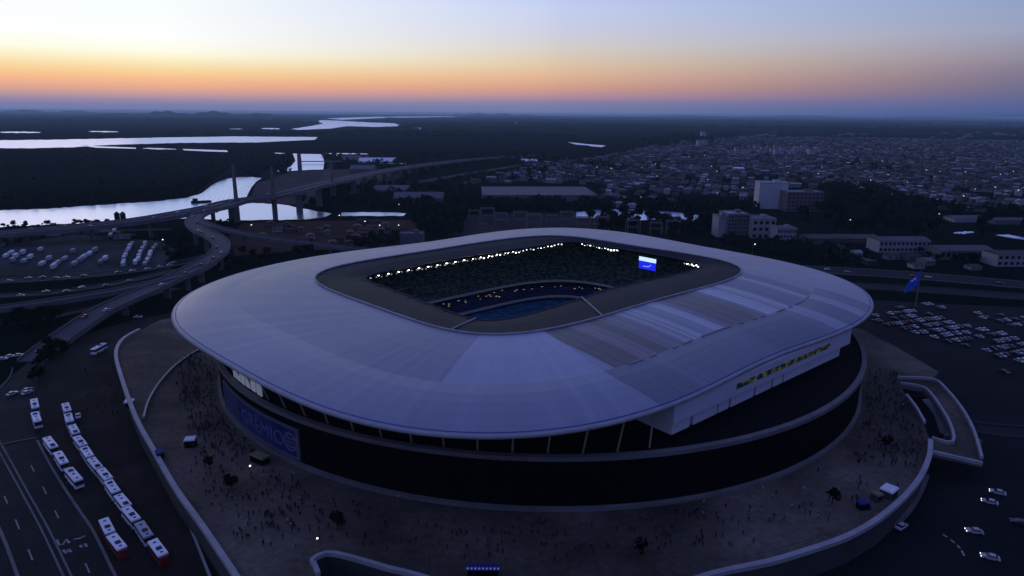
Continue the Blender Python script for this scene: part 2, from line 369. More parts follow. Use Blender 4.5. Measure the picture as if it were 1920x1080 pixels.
# ------------------------------------------------------------------ stadium
ST = empty('stadium', (CX, CY, ZP), ROT, 'huge oval football stadium with a pale blue-grey roof on the esplanade', 'stadium')
def part(mb, name, mats, parent=ST, smooth=False):
    return mb.build(name, mats, parent, smooth=smooth)          # geometry below is written in u, v and height above the esplanade
def SE(a, b, n, u0, v0, th):
    c, s = math.cos(th), math.sin(th); r = (abs(c / a) ** n + abs(s / b) ** n) ** (-1 / n); return (u0 + r * c, v0 + r * s)
NA = 240; TH = [2 * math.pi * i / NA for i in range(NA)]
def shaped(a, b, n, u0, v0, co, t):
    K = len(co) // 2; f = sum(co[k] * math.cos(k * t) for k in range(K + 1)) + sum(co[K + k] * math.sin(k * t) for k in range(1, K + 1))
    p = SE(a, b, n, 0, 0, t); return (u0 + p[0] * f, v0 + p[1] * f)
def rimf(t): return shaped(146, 126, 2.86, 0, 0, (.9814, -.0115, .0135, -.0081, -.0233, -.0061, .0012, -.0122, .0019, .0147, .0126, .0066, -.0088), t)
rim = [rimf(t) for t in TH]
inn = [shaped(86.5, 69, 4.6, -1.5, -.5, (.9933, -.0143, -.0001, -.0091, -.0053, -.0066, -.0217, -.0087, -.0101), t) for t in TH]
opn = [shaped(73, 47.5, 9, 4.5, 1.5, (.9799, -.01, .0127, .0148, .03, -.0127, -.0309), t) for t in TH]
z_rim, z_fold, z_inn, z_opn = 37.0 - ZP, 41.3 - ZP, 44.2 - ZP, 42.6 - ZP
def lerp2(a, b, k): return (a[0] + (b[0] - a[0]) * k, a[1] + (b[1] - a[1]) * k)
fold = [lerp2(r, i, .40) for r, i, t in zip(rim, inn, TH)]
def ringmesh(rings, mi=0, mb=None):
    mb = mb or MB(); vs = []
    for ps, z in rings: vs += [(p[0], p[1], z) for p in ps]
    n = len(rings[0][0])
    mb.add(vs, [(k * n + i, k * n + (i + 1) % n, (k + 1) * n + (i + 1) % n, (k + 1) * n + i) for k in range(len(rings) - 1) for i in range(n)], mi); return mb
# roof material: pale sheets with seams; worn and replaced sheets on the near right side
M_roof = bpy.data.materials.new('roof_sheets'); M_roof.use_nodes = True; t = M_roof.node_tree; b = t.nodes['Principled BSDF']
def tn(k): return t.nodes.new(k)
def tmath(op, a, bb=None, clamp=False):
    n = tn('ShaderNodeMath'); n.operation = op; n.use_clamp = clamp
    for i, v in enumerate((a, bb)):
        if v is None: continue
        if isinstance(v, (int, float)): n.inputs[i].default_value = v
        else: t.links.new(v, n.inputs[i])
    return n.outputs[0]
tcr = tn('ShaderNodeTexCoord'); sp = tn('ShaderNodeSeparateXYZ'); t.links.new(tcr.outputs['Object'], sp.inputs[0]); U, V, Zc = sp.outputs
def stripe_ramp(stops):
    r = tn('ShaderNodeValToRGB'); r.color_ramp.interpolation = 'CONSTANT'; e = r.color_ramp.elements
    while len(e) > 1: e.remove(e[-1])
    for i, (u, c) in enumerate(stops):
        p = (u + 110) / 220; x = e[0] if i == 0 else e.new(max(0, p)); x.position = max(0, p); x.color = (*c, 1)
    t.links.new(tmath('DIVIDE', tmath('ADD', U, 110.0), 220.0), r.inputs[0]); return r.outputs[0]
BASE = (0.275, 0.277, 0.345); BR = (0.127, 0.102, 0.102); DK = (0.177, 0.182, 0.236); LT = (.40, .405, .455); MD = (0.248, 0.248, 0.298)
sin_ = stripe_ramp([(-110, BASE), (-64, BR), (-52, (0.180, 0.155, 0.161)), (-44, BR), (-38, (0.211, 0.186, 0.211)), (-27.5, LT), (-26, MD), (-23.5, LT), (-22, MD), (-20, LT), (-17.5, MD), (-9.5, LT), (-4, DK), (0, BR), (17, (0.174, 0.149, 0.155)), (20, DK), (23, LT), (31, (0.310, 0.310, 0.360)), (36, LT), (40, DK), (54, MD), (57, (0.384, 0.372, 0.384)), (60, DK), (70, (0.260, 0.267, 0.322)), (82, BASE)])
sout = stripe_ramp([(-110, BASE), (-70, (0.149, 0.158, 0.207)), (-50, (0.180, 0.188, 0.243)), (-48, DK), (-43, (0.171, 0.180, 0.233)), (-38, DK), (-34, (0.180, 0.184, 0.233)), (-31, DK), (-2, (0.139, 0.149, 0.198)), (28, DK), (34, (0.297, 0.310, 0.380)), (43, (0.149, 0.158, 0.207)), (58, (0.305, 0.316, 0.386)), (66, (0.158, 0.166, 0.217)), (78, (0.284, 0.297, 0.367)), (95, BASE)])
geo = tn('ShaderNodeAttribute'); geo.attribute_name = 'band'; bandv = geo.outputs['Fac']
mx = tn('ShaderNodeMix'); mx.data_type = 'RGBA'; t.links.new(bandv, mx.inputs[0]); t.links.new(sout, mx.inputs[6]); t.links.new(sin_, mx.inputs[7])
# fine cross ribs in the worn zone
wv = tn('ShaderNodeTexWave'); wv.bands_direction = 'X'; wv.inputs['Scale'].default_value = .16; wv.inputs['Distortion'].default_value = .3; t.links.new(tcr.outputs['Object'], wv.inputs[0])
ws_ = tn('ShaderNodeTexWhiteNoise'); ws_.noise_dimensions = '1D'; t.links.new(tmath('FLOOR', tmath('MULTIPLY', U, .62)), ws_.inputs['W']); wn_ = tmath('ADD', tmath('MULTIPLY', ws_.outputs[0], tmath('ADD', tmath('MULTIPLY', bandv, .22), .12)), .86)
rb = tn('ShaderNodeMapRange'); rb.inputs[3].default_value = .93; rb.inputs[4].default_value = 1.05; t.links.new(wv.outputs['Fac'], rb.inputs[0])
mul = tn('ShaderNodeVectorMath'); mul.operation = 'SCALE'; t.links.new(mx.outputs[2], mul.inputs[0]); t.links.new(tmath('MULTIPLY', rb.outputs[0], wn_), mul.inputs['Scale'])
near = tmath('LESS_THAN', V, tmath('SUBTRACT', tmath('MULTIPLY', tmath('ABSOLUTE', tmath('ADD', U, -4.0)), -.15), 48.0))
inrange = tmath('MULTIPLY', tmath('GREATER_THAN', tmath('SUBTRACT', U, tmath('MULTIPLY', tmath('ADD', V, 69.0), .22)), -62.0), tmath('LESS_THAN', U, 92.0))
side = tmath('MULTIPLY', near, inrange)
ng = tn('ShaderNodeTexNoise'); ng.inputs['Scale'].default_value = .02; ng.inputs['Detail'].default_value = 5; t.links.new(tcr.outputs['Object'], ng.inputs[0])
# plain sheets: seams radiating, broad panels slightly different from each other
ang = tmath('ARCTAN2', tmath('ADD', V, 40.0), tmath('ADD', U, 55.0))
pan = tn('ShaderNodeTexWhiteNoise'); pan.noise_dimensions = '1D'; t.links.new(tmath('FLOOR', tmath('MULTIPLY', ang, 26.0)), pan.inputs['W'])
pan2 = tn('ShaderNodeTexWhiteNoise'); pan2.noise_dimensions = '1D'; t.links.new(tmath('FLOOR', tmath('MULTIPLY', ang, 90.0)), pan2.inputs['W'])
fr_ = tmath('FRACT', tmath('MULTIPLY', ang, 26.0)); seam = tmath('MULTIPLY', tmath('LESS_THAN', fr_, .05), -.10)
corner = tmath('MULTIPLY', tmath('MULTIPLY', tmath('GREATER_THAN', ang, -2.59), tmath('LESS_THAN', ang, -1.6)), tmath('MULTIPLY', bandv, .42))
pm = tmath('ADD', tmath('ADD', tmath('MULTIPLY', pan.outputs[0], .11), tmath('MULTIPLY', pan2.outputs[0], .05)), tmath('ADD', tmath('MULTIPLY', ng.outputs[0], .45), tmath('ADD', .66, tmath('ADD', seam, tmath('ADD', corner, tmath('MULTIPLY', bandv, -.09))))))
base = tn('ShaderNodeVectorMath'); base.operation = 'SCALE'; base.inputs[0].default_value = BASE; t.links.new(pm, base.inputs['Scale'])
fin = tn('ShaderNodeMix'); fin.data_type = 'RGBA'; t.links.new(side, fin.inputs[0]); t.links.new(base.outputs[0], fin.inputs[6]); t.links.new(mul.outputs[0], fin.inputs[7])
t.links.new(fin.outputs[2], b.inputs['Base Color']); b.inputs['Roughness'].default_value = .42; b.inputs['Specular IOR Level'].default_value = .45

mb = MB(); rings = [(rim, z_rim + .9)]
for k in (.15, .35, .55, .75, 1): rings.append(([lerp2(r, f, k) for r, f in zip(rim, fold)], z_rim + .9 + (z_fold - z_rim - .9) * math.sin(k * math.pi / 2) ** .9))
ringmesh(rings, 0, mb); nb = len(mb.f)
rings = [(fold, z_fold)]
for k in (.25, .5, .75, 1): rings.append(([lerp2(f, i, k) for f, i in zip(fold, inn)], z_fold + (z_inn - z_fold) * k + .5 * math.sin(math.pi * k)))
ringmesh(rings, 0, mb)
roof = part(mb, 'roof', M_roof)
for k in range(len(TH)):
    p, q = fold[k], fold[(k + 1) % NA]
    if p[1] < -70 and -62 < p[0] < 60 and random.random() < .55: m2 = MB(); m2.tube([(p[0], p[1], z_fold + .12), (q[0], q[1], z_fold + .12)], .3, 5); part(m2, 'fold_gutter', M_para)
at_ = roof.data.attributes.new('band', 'FLOAT', 'FACE'); at_.data.foreach_set('value', [0.0] * nb + [1.0] * (len(mb.f) - nb))
mb = MB(); ringmesh([(rim, z_rim - .2), ([lerp2(r, f, .5) for r, f in zip(rim, fold)], z_rim - 1.2), (fold, z_fold - 3.2), (inn, z_inn - 3), (opn, z_opn - 1.2)][::-1], 0, mb); part(mb, 'soffit', M_black)
mb = MB(); mb.tube([(p[0], p[1], z_rim + .35) for p in rim], .62, 8, closed=True); part(mb, 'roof_gutter', M_para, smooth=True)
mb = MB(); mb.tube([(p[0] * .994, p[1] * .994, z_rim + 1.0) for p in rim], .3, 6, closed=True); part(mb, 'gutter_rail', mat('blue_trim', (.06, .09, .25), .5, (.08, .11, .3), .3), smooth=True)
mb = MB(); mb.tube([(p[0], p[1], z_inn + .3) for p in inn], .38, 6, closed=True); part(mb, 'inner_edge', M_para, smooth=True)
# translucent inner canopy
M_can = mat('translucent_canopy', (.030, .032, .044), .5, (.055, .057, .072), .05, spec=.3, transl=.6, detail=5)
mb = MB(); ringmesh([(inn, z_inn + .05), ([lerp2(a, c, .5) for a, c in zip(inn, opn)], z_inn - .4), (opn, z_opn)], 0, mb); part(mb, 'canopy', M_can)
mb = MB(); mb.tube([(p[0], p[1], z_opn) for p in opn], .45, 6, closed=True); part(mb, 'canopy_edge', M_concd, smooth=True)
for k in range(0, NA, 6):
    mb = MB(); a, c = inn[k], opn[k]; mb.tube([(a[0], a[1], z_inn + .1), (c[0], c[1], z_opn + .1)], .12, 5); part(mb, 'canopy_rib', M_can)
for k in (139, 163):
    mb = MB(); a, c = inn[k], opn[k]; mb.tube([(a[0], a[1], z_inn + .5), (c[0], c[1], z_opn + .6)], .3, 5); part(mb, 'maintenance_walkway', M_para)
# drum
def circ(r, n=180): return [(r * math.cos(2 * math.pi * i / n), r * math.sin(2 * math.pi * i / n)) for i in range(n)]
ZR = 24.6 - ZP
M_louv = bpy.data.materials.new('louvre_facade'); M_louv.use_nodes = True; q = M_louv.node_tree; bb = q.nodes['Principled BSDF']
w2 = q.nodes.new('ShaderNodeTexWave'); w2.bands_direction = 'Z'; w2.inputs['Scale'].default_value = .9; c2 = q.nodes.new('ShaderNodeTexCoord'); q.links.new(c2.outputs['Object'], w2.inputs[0])
x2 = q.nodes.new('ShaderNodeMix'); x2.data_type = 'RGBA'; x2.inputs[6].default_value = (.003, .003, .0035, 1); x2.inputs[7].default_value = (.007, .007, .008, 1); q.links.new(w2.outputs['Fac'], x2.inputs[0]); q.links.new(x2.outputs[2], bb.inputs['Base Color'])
bb.inputs['Roughness'].default_value = .9; bb.inputs['Specular IOR Level'].default_value = .02
mb = MB(); ringmesh([(circ(RING - .9), 1.1), (circ(RING - .9), ZR - 1.1)], 0, mb); part(mb, 'facade', M_louv, smooth=True)
mb = MB(); ringmesh([(circ(RING + .3), .004), (circ(RING + .3), .9), (circ(RING - 1.0), 1.1)], 0, mb); part(mb, 'plinth', M_conc)
mb = MB(); ringmesh([(circ(RING - .95), ZR - 1.4), (circ(RING + .1), ZR - 1.3), (circ(RING + .1), ZR), (circ(RING - 1.6), ZR + .1), (circ(RING - 1.6), ZR - 1)], 0, mb); part(mb, 'facade_band', M_conc)
mb = MB(); ringmesh([(circ(RING - 1.5), ZR - .6), ([p for p in [SE(118, 100, 3, 0, 0, 2 * math.pi * i / 180) for i in range(180)]], ZR - .6)], 0, mb); part(mb, 'upper_deck', M_black)
wallr = [SE(124, 106, 3, 0, 0, t) for t in TH]
mb = MB(); ringmesh([(wallr, ZR - .7), ([(p[0] * 1.02, p[1] * 1.02) for p in wallr], z_rim - .6)], 0, mb); part(mb, 'bowl_wall', M_black)
# raking columns between the drum and the roof edge
M_colm = mat('column_paint', (.30, .25, .17), .7, (.36, .30, .22), .5)
nc = 88
for i in range(nc):
    a = 2 * math.pi * (i + .5) / nc; u, v = 136 * math.cos(a), 136 * math.sin(a)
    if (abs(u / 142) ** 2.86 + abs(v / 122) ** 2.86) > 1: pass
    if v < -96 and -66 < u < 42: continue
    r = math.hypot(*rimf(a)) - 4
    r0 = min(136, r)
    if v < 20 and u > 40: continue
    r = min(r, 141)
    mb = MB(); mb.tube([(r0 * math.cos(a), r0 * math.sin(a), ZR - .6), (r * math.cos(a + .006), r * math.sin(a + .006), z_rim)], .3, 6); part(mb, 'column', M_colm)
# white gallery box under the near right roof edge
M_gal = mat('gallery_cladding', (.50, .50, .56), .55, (.58, .57, .62), .05)
gal = MB(); GL = 109.0
gal.box((GL / 2, 7, 33.5 - ZP), (GL, 14, 6.2)); G = part(gal, 'gallery', M_gal); G.location = (-63, -119.6, 0); G.rotation_euler.z = -.0458
u = .6
for w, g in ((8.5, 1.6), (12, .8), (5.5, 1.3), (13, 1.3), (9.5, 1.1), (6, .9), (44, 0)):
    if u + w > 103: w = 103 - u
    mb = MB(); mb.box((u + w / 2, 7.6, 28.45 - ZP), (w, 13.6, 3.7)); part(mb, 'gallery_panel', M_gal, G); u += w + g
M_lit = bpy.data.materials.new('lit_gallery_windows'); M_lit.use_nodes = True; q = M_lit.node_tree; bb = q.nodes['Principled BSDF']
bb.inputs['Base Color'].default_value = (.02, .02, .02, 1); nn = q.nodes.new('ShaderNodeTexNoise'); nn.inputs['Scale'].default_value = .35; cc = q.nodes.new('ShaderNodeTexCoord'); q.links.new(cc.outputs['Object'], nn.inputs[0])
rr = q.nodes.new('ShaderNodeValToRGB'); rr.color_ramp.elements[0].position = .46; rr.color_ramp.elements[0].color = (.002, .004, .003, 1); rr.color_ramp.elements[1].position = .72; rr.color_ramp.elements[1].color = (.085, .11, .025, 1)
q.links.new(nn.outputs[0], rr.inputs[0]); q.links.new(rr.outputs[0], bb.inputs['Emission Color']); bb.inputs['Emission Strength'].default_value = .6
w0, w1 = 31.0, 92.0; nwin = 15
for i in range(nwin):
    wq = (w1 - w0) / nwin; mb = MB(); mb.box((w0 + wq * (i + .5), -.05, 33.5 - ZP), (wq - .35, .22, 1.7)); part(mb, 'gallery_window', M_lit, G)
# pale panels under the roof at the left
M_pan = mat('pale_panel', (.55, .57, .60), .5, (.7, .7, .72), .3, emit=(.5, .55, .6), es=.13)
def wang(x, y, z): p = at(x, y, z); return math.atan2(p.y - CY, p.x - CX) - ROT
a0, a1 = wang(440, 700, 25.5), wang(494, 741, 25.5)
for i in range(6):
    a = a0 + (a1 - a0) * (i + .5) / 6; r = 137.2
    mb = MB(); mb.box((r * math.cos(a), r * math.sin(a), 27.9 - ZP), (.4, r * abs(a1 - a0) / 6 * random.uniform(.66, .9), random.uniform(5.6, 6.4)), a); part(mb, 'translucent_panel', M_pan)
# bowl interior
M_seat = mat('upper_seats', (.012, .035, .045), .85, (.10, .16, .16), .42, contrast=.10, detail=8)
M_seatm = mat('middle_seats', (.006, .012, .05), .85, (.02, .04, .14), .5, contrast=.1)
M_seatb = mat('lower_seats', (.010, .05, .15), .8, (.03, .16, .30), .35, contrast=.15, detail=8)
def tier(name, rows, A0, B0, A1, B1, z0, z1, n, m):
    mb = MB(); rings = []
    for k in range(rows + 1):
        a, b_ = A0 + (A1 - A0) * k / rows, B0 + (B1 - B0) * k / rows; z = z0 + (z1 - z0) * (k / rows) ** 1.15
        P = [SE(a, b_, n, 0, 0, x) for x in TH]
        if k: rings.append((P, zl))
        rings.append((P, z)); zl = z
    ringmesh(rings, 0, mb); return part(mb, name, m)
tier('lower_seating', 14, 60, 42, 82, 62, 0.6 - ZP, 6.5 - ZP, 5, M_seatb)
tier('middle_seating', 8, 80, 60, 92, 72, 9 - ZP, 14 - ZP, 4.5, M_seatm)
tier('upper_seating', 20, 88, 68, 119, 100, 16.5 - ZP, 40 - ZP, 4, M_seat)
M_rail = mat('balcony_front', (.34, .36, .36), .6, (.4, .42, .42), .4)
for a, b_, z, n in ((80, 60, 8.6, 4.5), (88, 68, 16.2, 4)):
    mb = MB(); P = [SE(a, b_, n, 0, 0, x) for x in TH]; P2 = [SE(a - .3, b_ - .3, n, 0, 0, x) for x in TH]
    ringmesh([(P2, z - .9 - ZP), (P2, z + .5 - ZP), (P, z + .5 - ZP)], 0, mb); part(mb, 'balcony_front', M_rail)
for a, b_, z0, z1, n in ((82, 62, 6, 9, 5), (92, 72, 13.5, 16.5, 4.5)):
    mb = MB(); P = [SE(a, b_, n, 0, 0, x) for x in TH]; ringmesh([(P, z0 - ZP), (P, z1 - ZP)], 0, mb); part(mb, 'concourse_wall', M_black)
M_warm = mat('concourse_glow', (.5, .4, .25), .5, emit=(1, .75, .42), es=.2)
for k in range(60):
    th_ = random.uniform(.25, 2.9); p = SE(81 + random.random() * 9, 61 + random.random() * 9, 4.5, 0, 0, th_); mb = MB(); mb.box((p[0], p[1], random.uniform(12, 14) - ZP), (random.uniform(.3, 1.3), .5, random.uniform(.2, .5))); part(mb, 'concourse_light', M_warm)
mb = MB(); mb.box((0, 0, -ZP + .5), (122, 86, .9)); part(mb, 'pitch', mat('grass_pitch', (.03, .09, .025), .9, (.04, .12, .03), .1))
# floodlights under the far canopy edge
M_flood = mat('floodlight_glow', (.8, .8, .8), .5, emit=(1.0, .98, .86), es=6.0)
M_floodw = mat('floodlight_dim', (.8, .8, .8), .5, emit=(.85, .95, .72), es=.38)
FLM = [mat('floodlight_glow_%d' % i, (.8, .8, .8), .5, emit=c, es=e) for i, (c, e) in enumerate((((1, .98, .86), 3), ((.8, 1, .75), 1.2), ((1, .98, .9), 6), ((.7, .9, .6), .5)))]
M_canfill = mat('canopy_fill_glow', (.8, .8, .8), .5, emit=(1.0, .97, .92), es=16)  # fill glow added to brighten the far canopy, no visible lamp
M_hous = mat('lamp_housing', (.03, .03, .03), .7, (.04, .04, .04), 1)
fl = [(u, 46.6, 1 if u > 6 else 0) for u in np.linspace(-66, 66, 48)]
fl += [(75.0, v, 1) for v in np.linspace(38, 14, 12)] + [(75.5, v, 1) for v in np.linspace(-44, -31, 6)]
for u, v, s_ in [(a + random.uniform(-.35, .35), b_, c_) for a, b_, c_ in fl]:
    mb = MB(); mb.box((u, v + .1, z_opn - 1.1), (1.3, .8, 1.1), 0 if v > 46 else math.pi / 2); f = part(mb, 'floodlight', M_hous)
    dx, dy = (0, -.5) if v > 46 else (-.6, 0)
    q_ = random.uniform(.2, .55); mb = MB(); mb.box((u + dx, v + dy * .8, z_opn - 1.0 - random.uniform(0, .7)), (q_ * 1.5, .5, q_) if v > 46 else (.5, q_ * 1.5, q_)); part(mb, 'lamp_lens_and_fill', random.choice(FLM) if s_ else M_floodw, f)
    mb = MB(); mb.box((u, v + 2.2, z_opn - 1.5) if v > 46 else (u + 2, v, z_opn - 1.5), (.8, .5, .15)); part(mb, 'lamp_lens_and_fill', M_canfill, f)  # unseen glowing box added behind the housing to light the canopy from below
for i in range(46):
    u = -66 + 132 * (i + .5) / 46; mb = MB(); mb.box((u, 47.6, z_opn - 1.6), (.9, 2.2, 2.8)); part(mb, 'truss_end', M_black) if i % 2 == 0 else None
# video screen
scr = empty('video_screen', UV(76.5, -7, 34.0), ROT, 'glowing blue video screen hanging under the far right canopy edge of the stadium', 'screen')
mb = MB(); mb.box((.5, 0, 3), (.8, 11.4, 6.6)); mb.build('casing', M_black, scr)
mb = MB(); mb.box((0, 0, 2.0), (.14, 11, 4.2)); mb.build('picture', mat('screen_blue', (.01, .01, .05), .4, emit=(.01, .02, .75), es=1.1), scr)
mb = MB(); mb.box((0, 0, 5.3), (.14, 11, 2.2)); mb.build('light_bar', mat('screen_white', (.5, .6, .8), .4, emit=(.55, .75, 1.0), es=1.1), scr)
mb = MB(); mb.tube([(-.12, -2.5, 2.8), (-.12, -1, 1.6), (-.12, 2.5, 1.4)], .25, 5); mb.build('picture_mark', mat('screen_mark', (.2, .3, .8), .4, emit=(.2, .35, 1), es=1), scr)

# ------------------------------------------------------------------ facade banner
bang = lambda x, y, z: math.atan2(at(x, y, z).y - CY, at(x, y, z).x - CX)
b0, b1 = bang(404, 748, 14), bang(552, 862, 11)
BN = empty('facade_banner', (CX, CY, 0), 0, 'large blue lettered banner with a round crest wrapped round the left of the dark facade', 'banner')
def arc_panel(r, a0, a1, z0, z1, th, n=40):
    mb = MB(); vs = []
    for i in range(n + 1):
        a = a0 + (a1 - a0) * i / n
        for rr_, z in ((r, z0), (r + th, z0), (r + th, z1), (r, z1)): vs.append((rr_ * math.cos(a), rr_ * math.sin(a), z))
    mb.add(vs, [(i * 4 + k, (i + 1) * 4 + k, (i + 1) * 4 + (k + 1) % 4, i * 4 + (k + 1) % 4) for i in range(n) for k in range(4)] + [(0, 1, 2, 3), (n * 4 + 3, n * 4 + 2, n * 4 + 1, n * 4)]); return mb
M_blue = mat('banner_blue', (.006, .012, .10), .7, (.012, .025, .16), .15)
M_fr = mat('banner_frame', (.08, .08, .12), .7, (.11, .11, .15), .3); M_let = mat('banner_letters', (.07, .09, .19), .7, (.11, .13, .24), .3)
BZ0, BZ1 = 10.6, 19.8
arc_panel(RING - .6, b0, b1, BZ0, BZ1, .3).build('panel', M_blue, BN)
for a, z0, z1 in ((.004, BZ0 - .7, BZ0 + .1), (.004, BZ1 - .1, BZ1 + .7)): arc_panel(RING - .7, b0 - a, b1 + a, z0, z1, .6).build('frame', M_fr, BN)
for a in (b0, b1): arc_panel(RING - .7, a - .005, a + .005, BZ0 + .11, BZ1 - .11, .6, 2).build('frame', M_fr, BN)
def bend_text(body, ac, zc, size, m, name, sx_=1.0):
    cu = bpy.data.curves.new('txt', 'FONT'); cu.body = body; cu.size = size; cu.align_x = 'CENTER'; cu.align_y = 'CENTER'; cu.extrude = .06; cu.offset = 0
    o = bpy.data.objects.new('txt', cu); COL.objects.link(o); dg = bpy.context.evaluated_depsgraph_get(); me = bpy.data.meshes.new_from_object(o.evaluated_get(dg)); bpy.data.objects.remove(o)
    for v in me.vertices:
        x, y, z = v.co; a = ac + x * sx_ / RING; r = RING - .2 + z; v.co = (r * math.cos(a), r * math.sin(a), zc + y)
    me.materials.clear(); me.materials.append(m); o = bpy.data.objects.new(name, me); COL.objects.link(o); o.parent = BN; return o
la = bang(497, 805, 15)
bend_text('GR\u00caMIO', la - .02, 14.7, 6.9, M_let, 'lettering', 1.1)
ca = bang(540, 832, 15)
def disc(r0, r1, off, m, name, band=None):
    mb = MB(); n = 36; vs = []
    for i in range(n):
        t_ = 2 * math.pi * i / n
        for q_ in (r0, r1):
            x, z = q_ * math.cos(t_), q_ * math.sin(t_); a = ca + x / RING; vs.append(((RING + off) * math.cos(a), (RING + off) * math.sin(a), 15.2 + z))
    mb.add(vs, [(i * 2, ((i + 1) % n) * 2, ((i + 1) % n) * 2 + 1, i * 2 + 1) for i in range(n)]); mb.build(name, m, BN)
M_crest = mat('crest_pale', (.12, .09, .15), .7, (.16, .13, .19), .4)
disc(.01, 3.0, -.25, M_blue, 'crest_field'); disc(2.5, 3.2, -.2, M_crest, 'crest_ring')
for z in (16.4, 15.1, 13.8): arc_panel(RING - .22, ca - 2.0 / RING, ca + 2.0 / RING, z - .3, z + .3, .06, 4).build('crest_band', M_crest, BN)
arc_panel(RING - .28, b0 + .02, b0 + .13, BZ0 + .6, BZ1 - .6, .1).build('pale_field', mat('banner_pale', (.02, .03, .11), .7, (.035, .045, .14), .2), BN)
#@@PART2
HAZE_D = 4.2e-5
# ------------------------------------------------------------------ street level, left and right
def sheet(name, P, z, m):
    mb = MB(); mb.sheet([at(x, y, 0)[:2] for x, y in P], z); return tag(mb.build(name, m), kind='structure')
sheet('bus_yard', [(110,640),(250,600),(330,585),(420,600),(420,760),(480,1110),(235,1110),(215,1077),(172,991),(113,903),(72,833),(60,760),(75,700)], .004, M_lot)
sheet('road', [(-80,850),(0,838),(70,822),(72,833),(113,903),(172,991),(215,1077),(235,1110),(-80,1110)], .004, M_asph)
sheet('road', [(-80,760),(0,722),(40,690),(95,645),(130,632),(110,640),(75,700),(60,760),(69,821),(0,837),(-80,849)], .002, M_asph)
sheet('parking_lot', [(1590,560),(1700,566),(1990,580),(1990,1130),(1180,1130),(1480,1000),(1700,900)], .002, mat('parking_asphalt', (.008, .008, .010), .88, (.018, .018, .020), .03, spec=.05, detail=8))
sheet('dirt_ground', [(455,418),(620,414),(770,412),(800,440),(770,462),(560,470),(440,480),(430,440)], .004, mat('red_dirt', (.060, .026, .020), .95, (.030, .022, .018), .02, detail=8, spec=.03))
sheet('bank', [(480,345),(545,322),(700,315),(760,330),(640,372),(560,384),(468,378)], .004, mat('grey_earth', (.030, .026, .027), .95, (.060, .050, .050), .03, detail=8, spec=.03))
sheet('truck_yard', [(-60,520),(-60,470),(60,452),(140,438),(225,446),(300,452),(330,470),(300,500),(180,512)], .004, mat('yard_paving', (.05, .055, .062), .9, (.022, .028, .024), .022, detail=6, contrast=.1, spec=.03))
sheet('quarry_ground', [(840,440),(870,405),(1000,398),(1110,404),(1130,440),(1000,455)], .004, mat('brown_earth', (.045, .034, .036), .95, (.022, .018, .018), .03, detail=8, spec=.03))
def kerb(P, w=.5, h=.14, m=M_conc, n=3, name='kerb'):
    mb = MB(); mb.strip([p + Vector((0, 0, h)) for p in px(P, 0, n)], w, h + .02); return tag(mb.build(name, m), kind='structure')
kerb([(70,826),(90,864),(113,903),(142,947),(172,991),(195,1036),(215,1077),(235,1112)], .7)
kerb([(-20,815),(10,868),(38,919),(76,990),(115,1072),(132,1108)], .5); kerb([(-8,815),(22,868),(50,919),(90,990),(130,1072),(148,1108)], .5)
kerb([(-60,900),(-30,942),(0,994),(32,1077),(44,1110)], .8)
kerb([(-40,842),(0,834),(40,826),(70,821)], .5, .2); kerb([(0,728),(18,708),(24,690)], .4, .3)
mb = MB()
for P in ([(58,872),(64,884)], [(80,912),(87,926)], [(103,957),(110,972)], [(160,1056),(168,1074)], [(8,930),(14,944)], [(29,974),(36,992)], [(53,1030),(61,1050)], [(125,905),(126,906)]):
    mb.strip(px(P, .012), .35, .004)
mb.strip(px([(106,1012),(110,1021),(118,1021),(124,1011),(130,1018)], .012), .7, .004); mb.strip(px([(138,1011),(150,1009),(160,1004)], .012), .55, .004)
mb.strip(px([(118,1031),(124,1037),(128,1029)], .012), .8, .004); mb.strip(px([(128,1029),(133,1035)], .012), .7, .004)
mb.strip(px([(150,1022),(154,1026)], .012), .6, .004); mb.strip(px([(159,1019),(163,1025)], .012), .6, .004)
tag(mb.build('lane_markings', M_mark), kind='structure')
mb = MB()
for P in ([(1768,1002),(1776,1007)], [(1783,1012),(1790,1018)], [(1795,1022),(1800,1028)], [(1803,1032),(1808,1042)]): mb.strip(px(P, .02), .5, .012)
tag(mb.build('painted_curve', M_para), kind='structure')
def groad(P, w, line=True, n=4):
    mb = MB(); Q = px(P, .02, n); mb.strip(Q, w, .004); tag(mb.build('road', M_asph), kind='structure')
    mb = MB()
    for s_ in (-1, 1): mb.strip([p + Vector((0, 0, .5)) for p in Q], .5, .5, off=s_ * w / 2)
    tag(mb.build('road_edge', M_concd if not line else M_conc), kind='structure')
groad([(1505,505),(1640,512),(1800,524),(1990,541)], 24); groad([(1560,534),(1700,541),(1850,552),(1990,562)], 18, False)
groad([(-60,528),(60,524),(180,515),(280,503),(350,490),(420,474)], 15); groad([(-60,556),(60,552),(160,541),(260,523),(330,505)], 12, False)
groad([(-60,610),(60,600),(140,585),(230,565),(330,540)], 9, False); groad([(1820,800),(1880,808),(1990,815)], 10, False)
groad([(640,352),(760,345),(900,322),(1060,300),(1250,296)], 22, False); groad([(-60,452),(100,440),(240,432),(320,430)], 9, False)

